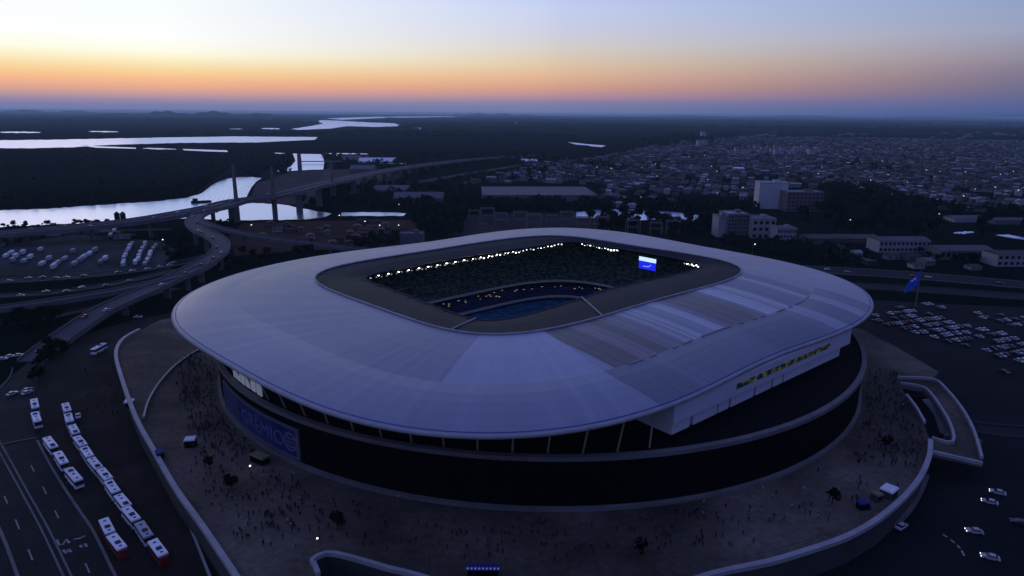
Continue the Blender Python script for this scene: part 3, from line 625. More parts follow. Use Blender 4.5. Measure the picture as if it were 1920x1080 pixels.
# ------------------------------------------------------------------ viaducts and the cable-stayed bridge
M_deck = mat('deck_asphalt', (.050, .045, .052), .8, (.075, .068, .076), .05, detail=6)
M_vconc = mat('viaduct_concrete', (.11, .10, .105), .85, (.16, .15, .15), .06, detail=6)
def viaduct(name, label, cat, P, w, piers=34, th=1.8, n=5, pylons=()):
    Q = px(P, 0, n); base = Q[len(Q) // 2].copy(); base.z = 0
    o = empty(name, base, 0, label, cat); Qr = [p - base for p in Q]
    mb = MB(); mb.strip(Qr, w, th, 0, 1); mb.build('deck', [M_deck, M_vconc], o)
    for s_ in (-1, 1):
        mb = MB(); mb.strip([p + Vector((0, 0, .95)) for p in Qr], .45, .96, off=s_ * (w / 2 - .24)); mb.build('parapet', M_vconc, o)
    if w > 20: mb = MB(); mb.strip([p + Vector((0, 0, .9)) for p in Qr], .6, .92); mb.build('median_barrier', M_vconc, o)
    acc = 0
    for i in range(1, len(Q)):
        d = (Q[i] - Q[i - 1]).length; acc += d
        if acc > piers and Q[i].z > th + 1.5 and -80 < proj(*Q[i])[0] < 1300:
            acc = 0; p = Qr[i]; hh = p.z - th; dd = (Q[i] - Q[i - 1]); rz = math.atan2(dd.y, dd.x)
            mb = MB(); mb.box((p.x, p.y, hh / 2 - .5), (1.8, max(2.4, w * .28), hh - .8), rz); mb.box((p.x, p.y, hh - .5), (2.2, w * .8, .9), rz); mb.build('pier', M_vconc, o)
    for (ix, ybase, ytop, dy) in pylons:
        b_ = at(ix, ybase, 0); k = min(range(len(Q)), key=lambda j: (Vector(Q[j][:2]) - Vector(b_[:2])).length); 
        k = min(range(len(Q)), key=lambda j: abs(proj(*Q[j])[0] - ix)); c = Qr[k]; dist = Q[k].y
        zt = H - 40
        lo, hi = 20.0, 110.0
        for _ in range(40):
            mid = (lo + hi) / 2
            if proj(Q[k].x, Q[k].y, mid)[1] > ytop: lo = mid
            else: hi = mid
        zt = lo; dd = (Q[min(k + 1, len(Q) - 1)] - Q[k - 1]); rz = math.atan2(dd.y, dd.x); t_ = Vector((math.cos(rz), math.sin(rz), 0))
        mb = MB(); mb.box((c.x, c.y, (zt - 8) / 2), (3.2, 4.0, zt - 8), rz, top=.72); mb.box((c.x, c.y, zt - 4.5), (2.2, 2.6, 9), rz, top=.6); mb.build('pylon', M_vconc, o)
        for s_ in (-1, 1):
            for q_ in range(9):
                e_ = c + t_ * s_ * (10 + q_ * 6.5); e_.z = c.z + .6; tp = Vector((c.x, c.y, zt - 1.5 - (8 - q_) * 1.6))
                mb = MB(); mb.tube([tp, e_], .075, 4); mb.build('stay_cable', M_para, o)
    return o, Q
BR_ = [(-80,444,8),(0,437,10),(120,427,13),(240,415,16),(330,401,19),(400,388,21),(443,377,22.5),(513,366,26),(570,352,27.5),(623,340,26),(720,320,18),(800,308,12),(900,297,6),(1000,291,2)]
_, Qb = viaduct('cable_stayed_bridge', 'long cable-stayed road bridge on slender pylons crossing the river', 'bridge', BR_, 27, 45, 2.6, pylons=((443,412,309,0), (513,412,312,0), (623,375,300,0)))
_, Ql = viaduct('curved_slip_road', 'looping elevated slip road bending off the bridge near the truck yard', 'viaduct', [(440,381,21.5),(405,391,20.5),(374,402,19),(361,416,18),(376,431,17),(400,442,16.5),(415,456,15.5),(408,474,14),(380,492,13),(350,508,12),(280,542,10),(200,577,8),(130,622,4),(92,650,1.6),(60,676,.4)], 13, 36)
_, Q3 = viaduct('side_ramp', 'thin elevated ramp running right from the loop past the red roofs', 'viaduct', [(372,412,18.5),(395,423,17),(440,434,15),(483,443,13),(560,454,9),(633,463,5),(700,470,1.4)], 8, 36)
_, Q4 = viaduct('lower_flyover', 'low pale-edged flyover curving in from the left below the truck yard', 'viaduct', [(-80,588,5),(0,578,7),(125,560,8.5),(250,538,10),(350,513,11.5),(396,490,13)], 9, 36)
far = empty('far_pylon', at(563, 325, 0), label='solitary dark pylon standing against the bright upstream water', cat='pylon')
mb = MB(); mb.box((0, 0, 17), (7, 6, 34), top=.85); mb.build('shaft', M_vconc, far); mb = MB(); mb.box((0, 0, 36), (5.4, 4.6, 4.4)); mb.build('head', M_vconc, far)
mb = MB(); mb.strip(px([(560,302,6),(640,302,6)], 0), 10, 1.5); tag(mb.build('low_bridge', M_vconc), 'thin low bridge across the upstream water behind the far pylon', 'bridge')
bt = empty('barge', at(376, 380, .3), .5, 'small dark barge on the bright river left of the bridge', 'boat')
mb = MB(); mb.prism([(-11, -3), (9, -3), (13, 0), (9, 3), (-11, 3)], 0, 2.4); mb.build('hull', M_black, bt); mb = MB(); mb.box((-6, 0, 4), (6, 4, 3.2)); mb.build('wheelhouse', M_concd, bt)
for i, X in enumerate((221, 232)):
    o = empty('silo', at(X, 417, 0), label=('left' if i == 0 else 'right') + ' one of two dark silos on the river bank by the viaduct', cat='silo', group='silos on the river bank')
    mb = MB(); mb.tube([(0, 0, 0), (0, 0, 9.5)], 2.6, 12); mb.build('tank', M_black, o); mb = MB(); mb.tube([(0, 0, 9.5), (0, 0, 11.5)], [2.7, .4], 12); mb.build('cone_roof', M_concd, o)

# ------------------------------------------------------------------ vehicles
M_busr = mat('bus_roof', (.80, .80, .83), .5, (.70, .70, .76), .5, rand=.10); M_red = mat('red_bodywork', (.14, .014, .010), .6, (.18, .02, .015), .4); M_lamp = mat('lamp_lit', (.9, .9, .9), .4, emit=(1, .95, .85), es=3.0)
def make_bus(ln, red=False, grey=False, ac=.12, hs_=(-.28, .36)):
    o = empty('bus', cat='bus'); mb = MB(); bm_ = M_red if red else M_white
    mb.box((0, 0, 1.0), (ln, 2.5, 1.3)); mb.build('body', bm_, o)
    mb = MB(); mb.box((0, 0, 2.15), (ln - .06, 2.44, 1.0)); mb.build('window_band', M_glass, o)
    mb = MB(); mb.box((0, 0, 2.86), (ln, 2.5, .42)); mb.box((0, 0, 3.13), (ln - .3, 2.2, .12), top=.98); mb.build('roof', M_busr if not grey else mat('bus_roof_grey', (.42, .42, .45), .6, (.34, .34, .38), .5), o)
    mb = MB(); mb.box((ln * ac, 0, 3.30), (1.5 + ac, 1.3, .2)); mb.build('air_conditioner', M_concd, o)
    for x in (ln * hs_[0], ln * hs_[1]): mb = MB(); mb.box((x, 0, 3.22), (.7, .7, .07)); mb.build('roof_hatch', M_concd, o)
    mb = MB(); mb.box((ln / 2 + .03, 0, 1.95), (.06, 2.2, 1.3)); mb.build('windscreen', M_glass, o)
    for x in (-ln * .3, ln * .3):
        for y in (-1.12, 1.12): mb = MB(); mb.tube([(x, y - .15, .5), (x, y + .15, .5)], .5, 12); mb.build('wheel', M_rubber, o)
    if red: mb = MB(); mb.box((ln / 2 + .45, 0, 1.3), (.9, 2.46, 2.3), top=.9); mb.build('front_nose', M_red, o)
    return o
ord_ = ['first', 'second', 'third', 'fourth', 'fifth', 'sixth', 'seventh', 'eighth', 'ninth', 'tenth', 'eleventh', 'twelfth']
row2 = [(124,762),(128,782),(137,803),(149,825),(164,846),(178,867),(195,888),(211,911),(228,936),(247,962),(270,992),(294,1026)]
row1 = [(64,756),(69,781),(94,828),(113,857),(137,889)]
row3 = [(199,985),(218,1014)]
pbs = [Proto(make_bus(9.2)), Proto(make_bus(9.2, ac=-.25, hs_=(.02, .34))), Proto(make_bus(9.2, ac=.33, hs_=(-.1, -.36)))]; pb = pbs[0]; pr, pg = Proto(make_bus(9.6, True)), Proto(make_bus(9.6, False, True)); _u = (0, 0, 0) # , Proto(make_bus(9.6, True)), Proto(make_bus(9.6, False, True))
def bus_row(row, gname, fmt, L_, reds=(), greys=()):
    P = [at(x, y, 3.1) for x, y in row]
    for i, p in enumerate(P):
        a = P[max(i - 1, 0)]; b_ = P[min(i + 1, len(P) - 1)]; 
        if (p - a).length > 20: a = p
        if (b_ - p).length > 20: b_ = p
        rz = math.atan2(b_.y - a.y, b_.x - a.x); pro = pr if i in reds else pg if i in greys else pbs[i % 3]
        pro.put((p.x + random.uniform(-.35, .35), p.y, .01), rz + random.uniform(-.05, .05), fmt % ord_[i], group=gname, scale=(L_ * random.uniform(.93, 1.03) / (9.2 if pro in pbs else 9.6), 1, random.uniform(.94, 1.04)))
bus_row(row2, 'white buses in the long curved line beside the esplanade', '%s bus from the far end of the long curved white line', 9.0, (11,), (10,))
bus_row(row1, 'white buses in the short line by the road kerb', '%s bus from the far end of the broken line by the kerb', 10.8)
bus_row(row3, 'pair of red-fronted buses at the bottom left', '%s bus of the red fronted pair nearest the road markings', 9.0, (0, 1))
p = at(185, 651, 2.5); pb.put((p.x, p.y, .01), math.atan2(at(198,644,2.5).y - p.y, at(198,644,2.5).x - p.x), 'lone white bus parked out in the empty yard under the flyover')
[q.close() for q in pbs]; pr.close(); pg.close()

def make_car(col, name, lit=False):
    m = mat('car_paint_' + name, col, .35, tuple(c * .9 for c in col), .5, spec=.6)
    o = empty('car', cat='car'); mb = MB()
    prof = [(-2.15,.35),(-2.2,.8),(-2.0,.95),(-1.7,1.0),(1.0,1.0),(1.9,.85),(2.15,.65),(2.15,.35)]
    vs = [(x, s_ * .88, z) for s_ in (-1, 1) for x, z in prof]; n = len(prof)
    mb.add(vs, [tuple(range(n))[::-1] if False else tuple(range(n)), tuple(range(2 * n - 1, n - 1, -1))] + [(i, n + i, n + (i + 1) % n, (i + 1) % n) for i in range(n)]); mb.build('body', m, o)
    mb = MB(); mb.add([(x, s_ * w, z) for s_ in (-1, 1) for x, w, z in ((-1.7, .82, 1.0), (-1.15, .68, 1.42), (.3, .68, 1.42), (1.0, .82, 1.0))], [(0, 1, 2, 3), (7, 6, 5, 4), (0, 4, 5, 1), (2, 6, 7, 3)]); mb.build('windows', M_glass, o)
    mb = MB(); mb.box((-.42, 0, 1.44), (1.4, 1.34, .06)); mb.build('roof', m, o)
    for x in (-1.35, 1.35):
        for y in (-.84, .84): mb = MB(); mb.tube([(x, y - .1, .33), (x, y + .1, .33)], .33, 10); mb.build('wheel', M_rubber, o)
    for y in (-.62, .62): mb = MB(); mb.box((2.16, y, .7), (.08, .36, .2)); mb.build('headlight', M_lamp if lit else M_white, o)
    return o
cars = {k: Proto(make_car(c, k, l)) for k, c, l in (('white', (.58, .58, .60), False), ('silver', (.42, .43, .46), False), ('dark', (.03, .03, .035), False), ('red', (.25, .02, .02), False), ('lit white', (.42, .42, .44), True))}
def rz_of(a, b_): return math.atan2(b_[1] - a[1], b_[0] - a[0])
def car(kind, x, y, z=0, rz=0, label=None, group=None, onpt=None):
    p = onpt if onpt is not None else at(x, y, z); return cars[kind].put((p[0], p[1], p[2] + .01), rz, label, 1.0, group)
# the car park on the right
PK1 = [(1636,572),(1740,566),(1790,582),(1822,606),(1812,655),(1720,652),(1636,628)]; PK2 = [(1826,584),(1932,590),(1932,706),(1890,700),(1845,665)]
cc = []
ax, ay = math.cos(.35), math.sin(.35)
for i in range(-40, 60):
    for j in range(-40, 60):
        x, y = 330 + i * 3.0 * ax - j * 8.0 * ay, 360 + i * 3.0 * ay + j * 8.0 * ax
        q = proj(x, y, 1)
        for k_, PG in ((0, PK1), (1, PK2)):
            if inside(q, PG) and random.random() < (.55 if k_ == 0 else .7) and math.sin(x * .09 + y * .05) > -.6: cc.append((x, y, k_, ('back' if q[1] < (600 if k_ == 0 else 640) else 'front') + (' left' if q[0] < (1720 if k_ == 0 else 1870) else ' right')))
random.shuffle(cc)
for x, y, k_, cr_ in cc[:205]:
    kind = random.choices(['white', 'silver', 'dark', 'red'], (4, 4, 7, .5))[0]
    cars[kind].put((x + random.uniform(-.4, .4), y + random.uniform(-.5, .5), .01), .35 + math.pi / 2 + random.choice((0, math.pi)), '%s car parked at the %s of the %s car park' % (kind, cr_, 'nearer' if k_ == 0 else 'right hand'), 1.0, '%s cars parked in the %s half of the right car park' % (kind, 'left' if k_ == 0 else 'right'))
for i, (kind, x, y, rz, lb) in enumerate((('lit white', 1870, 926, 2.6, 'uppermost car of the loose group driving below the access ramp'), ('lit white', 1855, 944, 2.6, 'white car just below the uppermost one at the lower right'), ('lit white', 1826, 999, 2.9, 'white car with lit lamps beside the painted curve'), ('lit white', 1856, 1048, 2.7, 'white car lowest at the right of the frame'), ('dark', 1910, 982, 2.7, 'dark car at the right edge of the frame'), ('white', 1690, 990, .6, 'pale car parked at the end of the lower grey wall'), ('white', 24, 740, 1.2, 'small white car alone on the road at the far left'), ('white', 72, 663, .7, 'white car at the foot of the flyover ramp'), ('silver', 52, 733, 1.3, 'grey van-like car just beyond the first bus by the kerb'), ('silver', 147, 783, -1.0, 'grey car beside the second bus of the long line'), ('white', 52, 738, 1.2, 'white car right behind the grey one by the kerb'),
  ('silver', 5, 675, .4, 'silver car at the far left road edge'), ('white', 20, 670, .4, 'white car following the silver one at the far left road edge'), ('white', 36, 668, .5, 'third pale car of the queue at the far left road edge'), ('white', 259, 596, .2, 'pale car under the flyover near the left roof corner'))):
    car(kind, x, y, 0, rz, lb)
def on_road(Q, n, group, lab, ks=('white', 'silver', 'dark', 'red'), offs=(-3, 3), lo=0, hi=1):
    for i in range(n):
        k = int((lo + (hi - lo) * (i + random.random() * .8) / n) * (len(Q) - 2)); a, b_ = Q[k], Q[k + 1]; d = (b_ - a); dn = d.normalized(); nn_ = Vector((-dn.y, dn.x, 0)); of = random.choice(offs); f_ = random.random()
        kind = random.choice(ks); p = a + d * f_ + nn_ * of; p.z += .03
        cars[kind].put(p, math.atan2(d.y, d.x) + (0 if of < 0 else math.pi), '%s car %s' % (kind, lab), 1.0, '%s cars %s' % (kind, group))
on_road(Ql, 16, 'on the looping slip road', 'driving on the looping elevated slip road', lo=.08)
on_road(Qb, 16, 'on the bridge', 'crossing the long bridge deck', offs=(-9, -5, 5, 9), lo=.1, hi=.85)
for P, n, lb in (([(-60,528),(60,524),(180,515),(280,503),(350,490)], 14, 'on the ground level highway under the truck yard'), ([(-60,556),(60,552),(160,541),(260,523)], 8, 'on the narrower road below the highway at left'), ([(1540,507),(1640,512),(1800,524),(1920,535)], 5, 'on the wide highway right of the stadium')):
    on_road(px(P, .04, 4), n, lb, lb)
for q in cars.values(): q.close()
# long trailers in the yard
def make_trailer():
    o = empty('trailer', cat='trailer'); mb = MB(); mb.box((0, 0, 2.35), (11.5, 2.5, 2.7)); mb.build('box', mat('trailer_white', (.50, .52, .55), .6, (.30, .32, .35), .4, rand=.6), o)
    mb = MB(); mb.box((0, 0, .9), (11.2, 1.2, .2)); mb.build('chassis', M_black, o)
    for x in (-4.2, -3.0, 4.0): mb = MB(); mb.tube([(x, -1.15, .5), (x, 1.15, .5)], .5, 10); mb.build('axle', M_rubber, o)
    return o
pt = Proto(make_trailer())
rows = [((5,487),(24,474),5),((17,496),(46,474),7),((40,497),(82,468),9),((70,503),(100,484),6),((96,508),(142,472),9),((134,503),(182,470),8),((188,498),(202,486),3),((228,504),(248,458),9),((252,500),(276,458),9),((270,503),(293,462),8),((190,442),(196,430),3),((205,448),(218,430),3)]
rn = ['far left', 'second', 'third', 'fourth', 'fifth', 'sixth', 'seventh', 'eighth', 'ninth', 'tenth', 'eleventh', 'twelfth']
for ri, (a, b_, n) in enumerate(rows):
    A, B_ = at(*a), at(*b_); rz = rz_of(A, B_); n = max(2, int((B_ - A).length / 13))
    for i in range(n):
        p = A.lerp(B_, (i + .5) / n); p.x += random.uniform(-1, 1); p.z = .01
        pt.put(p, rz + random.uniform(-.05, .05), 'pale trailer in the %s row of the truck yard, counted from the left' % rn[ri], (random.uniform(.6, 1), 1, random.uniform(.8, 1.05)), 'trailers in the %s row of the truck yard' % rn[ri]) if random.random() < .9 else None
pt.close()

# ------------------------------------------------------------------ people on the esplanade
def make_person(kind, walk=0.0, arm=.1):
    bpy_me = bpy.data.meshes.new('person'); J = {}
    s_ = walk
    V_ = [(0,0,.95),(0,0,1.15),(0,0,1.42),(.0,0,1.52),(0,.02,1.64),(0,.01,1.74),(.19,0,1.40),(.25,arm,1.12),(.24,arm + .08,.86),(-.19,0,1.40),(-.25,-arm,1.12),(-.24,-arm + .05,.86),(.1,0,.90),(.11,s_*.18,.5),(.11,s_*.22-.02,.07),(.11,s_*.22+.14,.04),(-.1,0,.90),(-.11,-s_*.12,.5),(-.11,-s_*.3,.08),(-.11,-s_*.3+.14,.04)]
    E_ = [(0,1),(1,2),(2,3),(3,4),(4,5),(2,6),(6,7),(7,8),(2,9),(9,10),(10,11),(0,12),(12,13),(13,14),(14,15),(0,16),(16,17),(17,18),(18,19)]
    Rr = [.15,.14,.16,.055,.095,.07,.075,.05,.04,.075,.05,.04,.09,.065,.05,.04,.09,.065,.05,.04]
    bpy_me.from_pydata(V_, E_, []); o = bpy.data.objects.new('tmp', bpy_me); COL.objects.link(o)
    md = o.modifiers.new('s', 'SKIN'); sv = bpy_me.skin_vertices[0].data
    for i, r in enumerate(Rr): sv[i].radius = (r * (1.25 if i in (0,1,2) else 1), r)
    sv[0].use_root = True; o.modifiers.new('d', 'SUBSURF').levels = 1
    me = bpy.data.meshes.new_from_object(o.evaluated_get(bpy.context.evaluated_depsgraph_get())); bpy.data.objects.remove(o)
    me.materials.clear(); top, leg = kind
    for m in (top, leg, M_skin, M_hair): me.materials.append(m)
    for f in me.polygons:
        z = f.center.z; x = abs(f.center.x); f.material_index = 3 if (z > 1.70 or (z > 1.58 and f.center.y < -.02)) else 2 if (z > 1.5 or (x > .19 and z < .93)) else 0 if z > .92 else 1
    p = bpy.data.objects.new('person', me); COL.objects.link(p); p['category'] = 'person'; return p
M_skin = mat('skin', (.28, .16, .11), .6, (.32, .18, .13), 3); M_hair = mat('hair', (.02, .015, .012), .8, (.03, .02, .015), 4)
M_jean = mat('dark_trousers', (.012, .014, .022), .9, (.02, .022, .03), 3)
def cl(n, c): return mat('cloth_' + n, c, .9, tuple(x * 1.2 for x in c), 4)
PEOP = {'dark': [], 'blue': [], 'pale': [], 'red': []}
for k, c in (('dark', (.010, .010, .014)), ('blue', (.015, .04, .16)), ('pale', (.30, .30, .32)), ('red', (.16, .02, .02))):
    for w in (0, .8, 1.3): PEOP[k].append(Proto(make_person((cl(k, c), M_jean), w, .05 + w * .12)))
def people(poly, n, where, wts=(12, 3, 1.2, .4), clump=.5):
    xs = [p[0] for p in poly]; ys = [p[1] for p in poly]; c = 0; last = None; guard = 0
    while c < n and guard < 9000:
        guard += 1
        if last is not None and random.random() < clump: p = last + Vector((random.uniform(-2.2, 2.2), random.uniform(-2.2, 2.2), 0))
        else: p = at(random.uniform(min(xs), max(xs)), random.uniform(min(ys), max(ys)), ZP)
        if not inside(proj(p.x, p.y, ZP), poly) or math.hypot(p.x - CX, p.y - CY) < RING + 1.8: continue
        last = p; k = random.choices(list(PEOP), wts)[0]
        q = random.choice(PEOP[k]); q.put((p.x, p.y, ZP), random.uniform(0, 6.3), 'tiny person in %s clothes %s, %s' % (k, where, 'left part' if proj(p.x, p.y, ZP)[0] < (min(xs) + max(xs)) / 2 else 'right part'), random.uniform(.97, 1.12), 'people in %s clothes %s' % (k, where)); c += 1
people([(345,668),(400,672),(404,760),(480,850),(430,870),(350,800),(330,720)], 95, 'in the crowd left of the blue banner')
people([(350,800),(430,860),(560,900),(640,1010),(560,1040),(440,1010),(360,900),(330,850)], 52, 'on the paving below the blue banner')
people([(620,930),(900,975),(1150,975),(1400,930),(1440,1030),(1300,1060),(900,1060),(820,1060),(640,1020)], 44, 'on the paving in front of the dark facade', clump=.3)
people([(1630,690),(1680,700),(1740,830),(1725,880),(1600,870),(1620,760)], 62, 'in the crowd beside the curved ramp', (12, 3, .6, .2))
people([(1440,900),(1600,860),(1700,900),(1640,960),(1480,1010),(1420,1000)], 30, 'at the right end of the esplanade')
rest = MB(); src = [q.o.data for q in PEOP['dark'] if q.o.type == 'MESH']
for poly_, n in (([(345,668),(400,672),(404,760),(480,850),(430,870),(350,800),(330,720)], 220), ([(350,800),(430,860),(560,900),(640,1010),(560,1040),(440,1010),(360,900)], 130), ([(1630,690),(1680,700),(1740,830),(1725,880),(1600,870),(1620,760)], 170), ([(620,940),(900,985),(1150,985),(1400,940),(1440,1020),(900,1060),(640,1020)], 110)):
    xs = [p[0] for p in poly_]; ys = [p[1] for p in poly_]; c = 0
    while c < n:
        p = at(random.uniform(min(xs), max(xs)), random.uniform(min(ys), max(ys)), ZP)
        if not inside(proj(p.x, p.y, ZP), poly_) or math.hypot(p.x - CX, p.y - CY) < RING + 2: continue
        c += 1; me = random.choice(src); a = random.uniform(0, 6.3); ca2, sa2 = math.cos(a), math.sin(a); o_ = len(rest.v)
        rest.v += [(p.x + v.co.x * ca2 - v.co.y * sa2, p.y + v.co.x * sa2 + v.co.y * ca2, ZP + v.co.z) for v in me.vertices]
        rest.f += [tuple(i + o_ for i in f.vertices) for f in me.polygons]; rest.m += [f.material_index for f in me.polygons]
tag(rest.build('crowd', [cl('dark', (.01, .01, .014)), M_jean, M_skin, M_hair]), 'rest of the tiny dark figures thronging the esplanade', 'crowd', kind='stuff')
for q in sum(PEOP.values(), []): q.close()
yd = Proto(make_person((cl('dark', (.01, .01, .014)), M_jean), .8, .1))
for i in range(24):
    p = at(random.uniform(150, 225), random.uniform(690, 780), 0); yd.put((p.x, p.y, .01), random.uniform(0, 6), 'tiny dark figure walking across the open bus yard', 1.05, 'people walking across the bus yard')

# kiosks, tents, lamps
def kiosk(x, y, sx_, sy_, h, rz, roofm, bodym, label, cat, z=ZP):
    o = empty(cat, at(x, y, z), rz, label, cat); mb = MB(); mb.box((0, 0, h * .42), (sx_ * .9, sy_ * .9, h * .84)); mb.build('body', bodym, o)
    mb = MB(); mb.box((0, 0, h * .92), (sx_, sy_, h * .16), top=.9); mb.build('roof', roofm, o)
    mb = MB(); mb.box((0, -sy_ * .46, h * .5), (sx_ * .6, .1, h * .35)); mb.build('hatch', M_black, o)
M_ol = mat('olive_canvas', (.16, .15, .08), .9, (.2, .19, .1), .6); M_bl = mat('blue_canvas', (.012, .022, .16), .8, (.018, .035, .22), .6); M_rfw = mat('bright_roof', (.75, .76, .78), .5, (.65, .66, .7), .5)
kiosk(358, 836, 3.6, 3, 2.9, .2, M_rfw, M_black, 'white roofed dark kiosk standing alone left of the banner', 'kiosk')
kiosk(1665, 930, 4.6, 3.8, 2.8, .7, M_rfw, M_concd, 'white roofed kiosk near the right parapet', 'kiosk')
kiosk(1643, 938, 2.6, 2.6, 2.5, .4, M_ol, M_concd, 'small yellowish tent left of the white kiosk at right', 'tent')
kiosk(1617, 953, 3.2, 2.2, 2.2, .2, M_bl, M_black, 'small blue tent near the right parapet', 'tent')
kiosk(488, 866, 6.4, 3.2, 2.6, -.55, M_ol, M_black, 'olive tent against the plinth under the blue banner', 'tent')
kiosk(906, 1078, 8, 2.4, 2.4, 0, M_bl, M_black, 'blue canopy stall with a pale fringe at the bottom edge', 'stall')
kiosk(244, 764, 3.4, 3.2, 3.0, .3, M_rfw, M_concd, 'white booth on the left esplanade edge under the parapet', 'booth', 5.5)
kiosk(300, 856, 3.4, 2.2, 2.0, -.9, M_bl, M_black, 'blue tarpaulin stall hanging over the left parapet', 'stall')
for i in range(9): 
    mb = MB(); mb.box((at(906, 1078, ZP).x - 3.6 + i * .9, at(906, 1078, ZP).y - 1.0, ZP + 2.5), (.5, .5, .25)); tag(mb.build('bottle_crate', M_rfw), 'small white crate in the row on top of the blue stall', 'crate', 'white crates on the blue stall')
def lamp(x, y, h, lit, label, z=ZP, hs=.28):
    o = empty('lamp_post', at(x, y, z), 0, label, 'lamp post', None); mb = MB(); mb.tube([(0, 0, 0), (0, 0, h)], [.12, .07], 8); mb.build('pole', M_conc, o)
    mb = MB(); mb.box((0, 0, .12), (.5, .5, .24), top=.7); mb.build('base', M_concd, o)
    mb = MB(); mb.box((0, 0, h + hs / 2), (hs * 1.8, hs * 1.8, hs), top=.6); mb.build('lantern', M_lamp if lit else M_para, o); return o
lamp(470, 886, 2.2, True, 'lit white lamp near the olive tent on the esplanade', hs=.26); lamp(596, 1024, 2.2, True, 'lit white lamp near the corner of the stair opening', hs=.24)
lamp(1503, 950, 6, False, 'tall unlit pale lamp post at the right of the esplanade'); lamp(1427, 950, 6, False, 'unlit pale lamp post in front of the right facade'); lamp(747, 960, 5, False, 'unlit pale post just below the plinth in the middle'); lamp(553, 915, 5, False, 'unlit pale post below the right end of the banner')
fp = empty('flagpole', at(1716, 575, 0), .35, 'tall flagpole flying a giant blue flag right of the stadium', 'flagpole'); zt = 25
mb = MB(); mb.tube([(0, 0, 0), (0, 0, zt)], [.35, .16], 8); mb.build('pole', M_conc, fp)
fl_ = empty('flag', fp.location + Vector((0, 0, 14)), .35, 'giant rippling blue flag with pale markings on the tall pole', 'flag')
mb = MB(); nx, nz = 24, 14; vs = []
for i in range(nx + 1):
    for j in range(nz + 1):
        u = i / nx; v = j / nz; x = -11 * u; z = 9 * v * (1 - .38 * u) - 4.2 * u - 1.5 * u * u; y = .9 * math.sin(u * 9 + v * 2) * (.3 + u); vs.append((x - .2, y, z))
mb.add(vs, [(i * (nz + 1) + j, (i + 1) * (nz + 1) + j, (i + 1) * (nz + 1) + j + 1, i * (nz + 1) + j + 1) for i in range(nx) for j in range(nz)])
mb.build('cloth', mat('flag_blue', (.012, .07, .52), .7, (.02, .10, .65), .25, transl=.35), fl_, smooth=True)
mb = MB(); mb.tube([(-4, -1.1, 3.4), (-5.5, -1.1, 5), (-7, -1.1, 3.6), (-8.5, -1.2, 3)], .28, 6); mb.build('flag_mark', M_rfw, fl_)

# ------------------------------------------------------------------ buildings
M_bw = mat('wall_white', (.26, .25, .27), .8, (.30, .29, .31), .08); M_bp = mat('wall_pinkish', (.13, .095, .10), .9, (.17, .12, .125), .1); M_bg = mat('wall_grey', (.10, .105, .115), .85, (.14, .14, .15), .1)
M_rf = mat('roof_grey', (.085, .083, .09), .85, (.12, .115, .12), .06, rand=.1); M_rfb = mat('roof_brown', (.075, .058, .052), .9, (.1, .08, .07), .1)
def hz(x, y0, y1):
    b_ = at(x, y0, 0); lo, hi = 0.0, 200.0
    for _ in range(40):
        m_ = (lo + hi) / 2
        if proj(b_.x, b_.y, m_)[1] > y1: lo = m_
        else: hi = m_
    return lo
def building(x0, x1, yb, yt, depth, label, wall, roofm, fl_n=0, bays=0, name='building', cat='building', h=None, gable=False, wind=M_glass, rz=None):
    A, B_ = at(x0, yb), at(x1, yb); h = h or hz((x0 + x1) / 2, yb, yt); w = (B_ - A).length; c = (A + B_) / 2
    rz = math.atan2(B_.y - A.y, B_.x - A.x) if rz is None else rz
    o = empty(name, (c.x, c.y, 0), rz, label, cat); mb = MB(); mb.box((0, depth / 2, h / 2), (w, depth, h)); mb.build('wall', wall, o)
    mb = MB()
    if gable: 
        rh = min(w, depth) * .12; mb.add([(-w/2-.5,-.5,h+.01),(w/2+.5,-.5,h+.01),(w/2+.5,depth+.5,h+.01),(-w/2-.5,depth+.5,h+.01),(-w/2-.5,depth/2,h+rh),(w/2+.5,depth/2,h+rh)], [(0,1,5,4),(2,3,4,5),(1,2,5),(3,0,4),(3,2,1,0)])
    else:
        mb.box((0, depth / 2, h + .15), (w + .6, depth + .6, .3)); 
    mb.build('roof', roofm, o)
    if not gable and w < 60:
        mb = MB(); mb.box((w * .2, depth * .6, h + 1.6), (w * .22, depth * .25, 2.6)); mb.build('roof_plant', wall, o)
        mb = MB(); 
        for s_ in (-1, 1): mb.box((s_ * (w / 2 + .1), depth / 2, h + .75), (.3, depth + .5, .9))
        mb.box((0, -.1, h + .75), (w - .12, .3, .9)); mb.box((0, depth + .1, h + .75), (w - .12, .3, .9)); mb.build('roof_parapet', wall, o)
    for f in range(fl_n):
        for b2 in range(bays):
            ww = w / bays; mb = MB(); mb.box((-w / 2 + ww * (b2 + .5), -.06, h * (f + .55) / fl_n), (ww * .55, .2, h / fl_n * .45)); mb.build('window', wind, o)
    return o
building(1422, 1472, 392, 344, 26, 'tall plain white office block beyond the right roof corner', mat('wall_bright', (.40, .39, .43), .7, (.46, .44, .48), .06), M_bw, 0, 0, rz=-.12)
building(1474, 1541, 397, 361, 22, 'pinkish brick block with white floor bands beside the tall white block', M_bp, M_bw, 5, 9)
o = building(1362, 1402, 446, 403, 26, 'glass fronted white framed building left of the open framed one', M_bg, M_bw, 6, 7)
building(1345, 1361, 445, 408, 18, 'narrow pale annex at the left of the glass fronted building', M_bw, M_bg)
building(1408, 1452, 449, 412, 24, 'open framed pale building between the glass front and the low block', M_bw, M_bg, 3, 4, wind=M_black)
building(1455, 1491, 458, 430, 16, 'low white block with two rows of dark windows', M_bw, M_bg, 3, 6, wind=M_black)
building(1647, 1742, 474, 452, 20, 'long pale two storey building beside the highway at right', M_bw, M_rf, 2, 12, gable=True, wind=M_black)
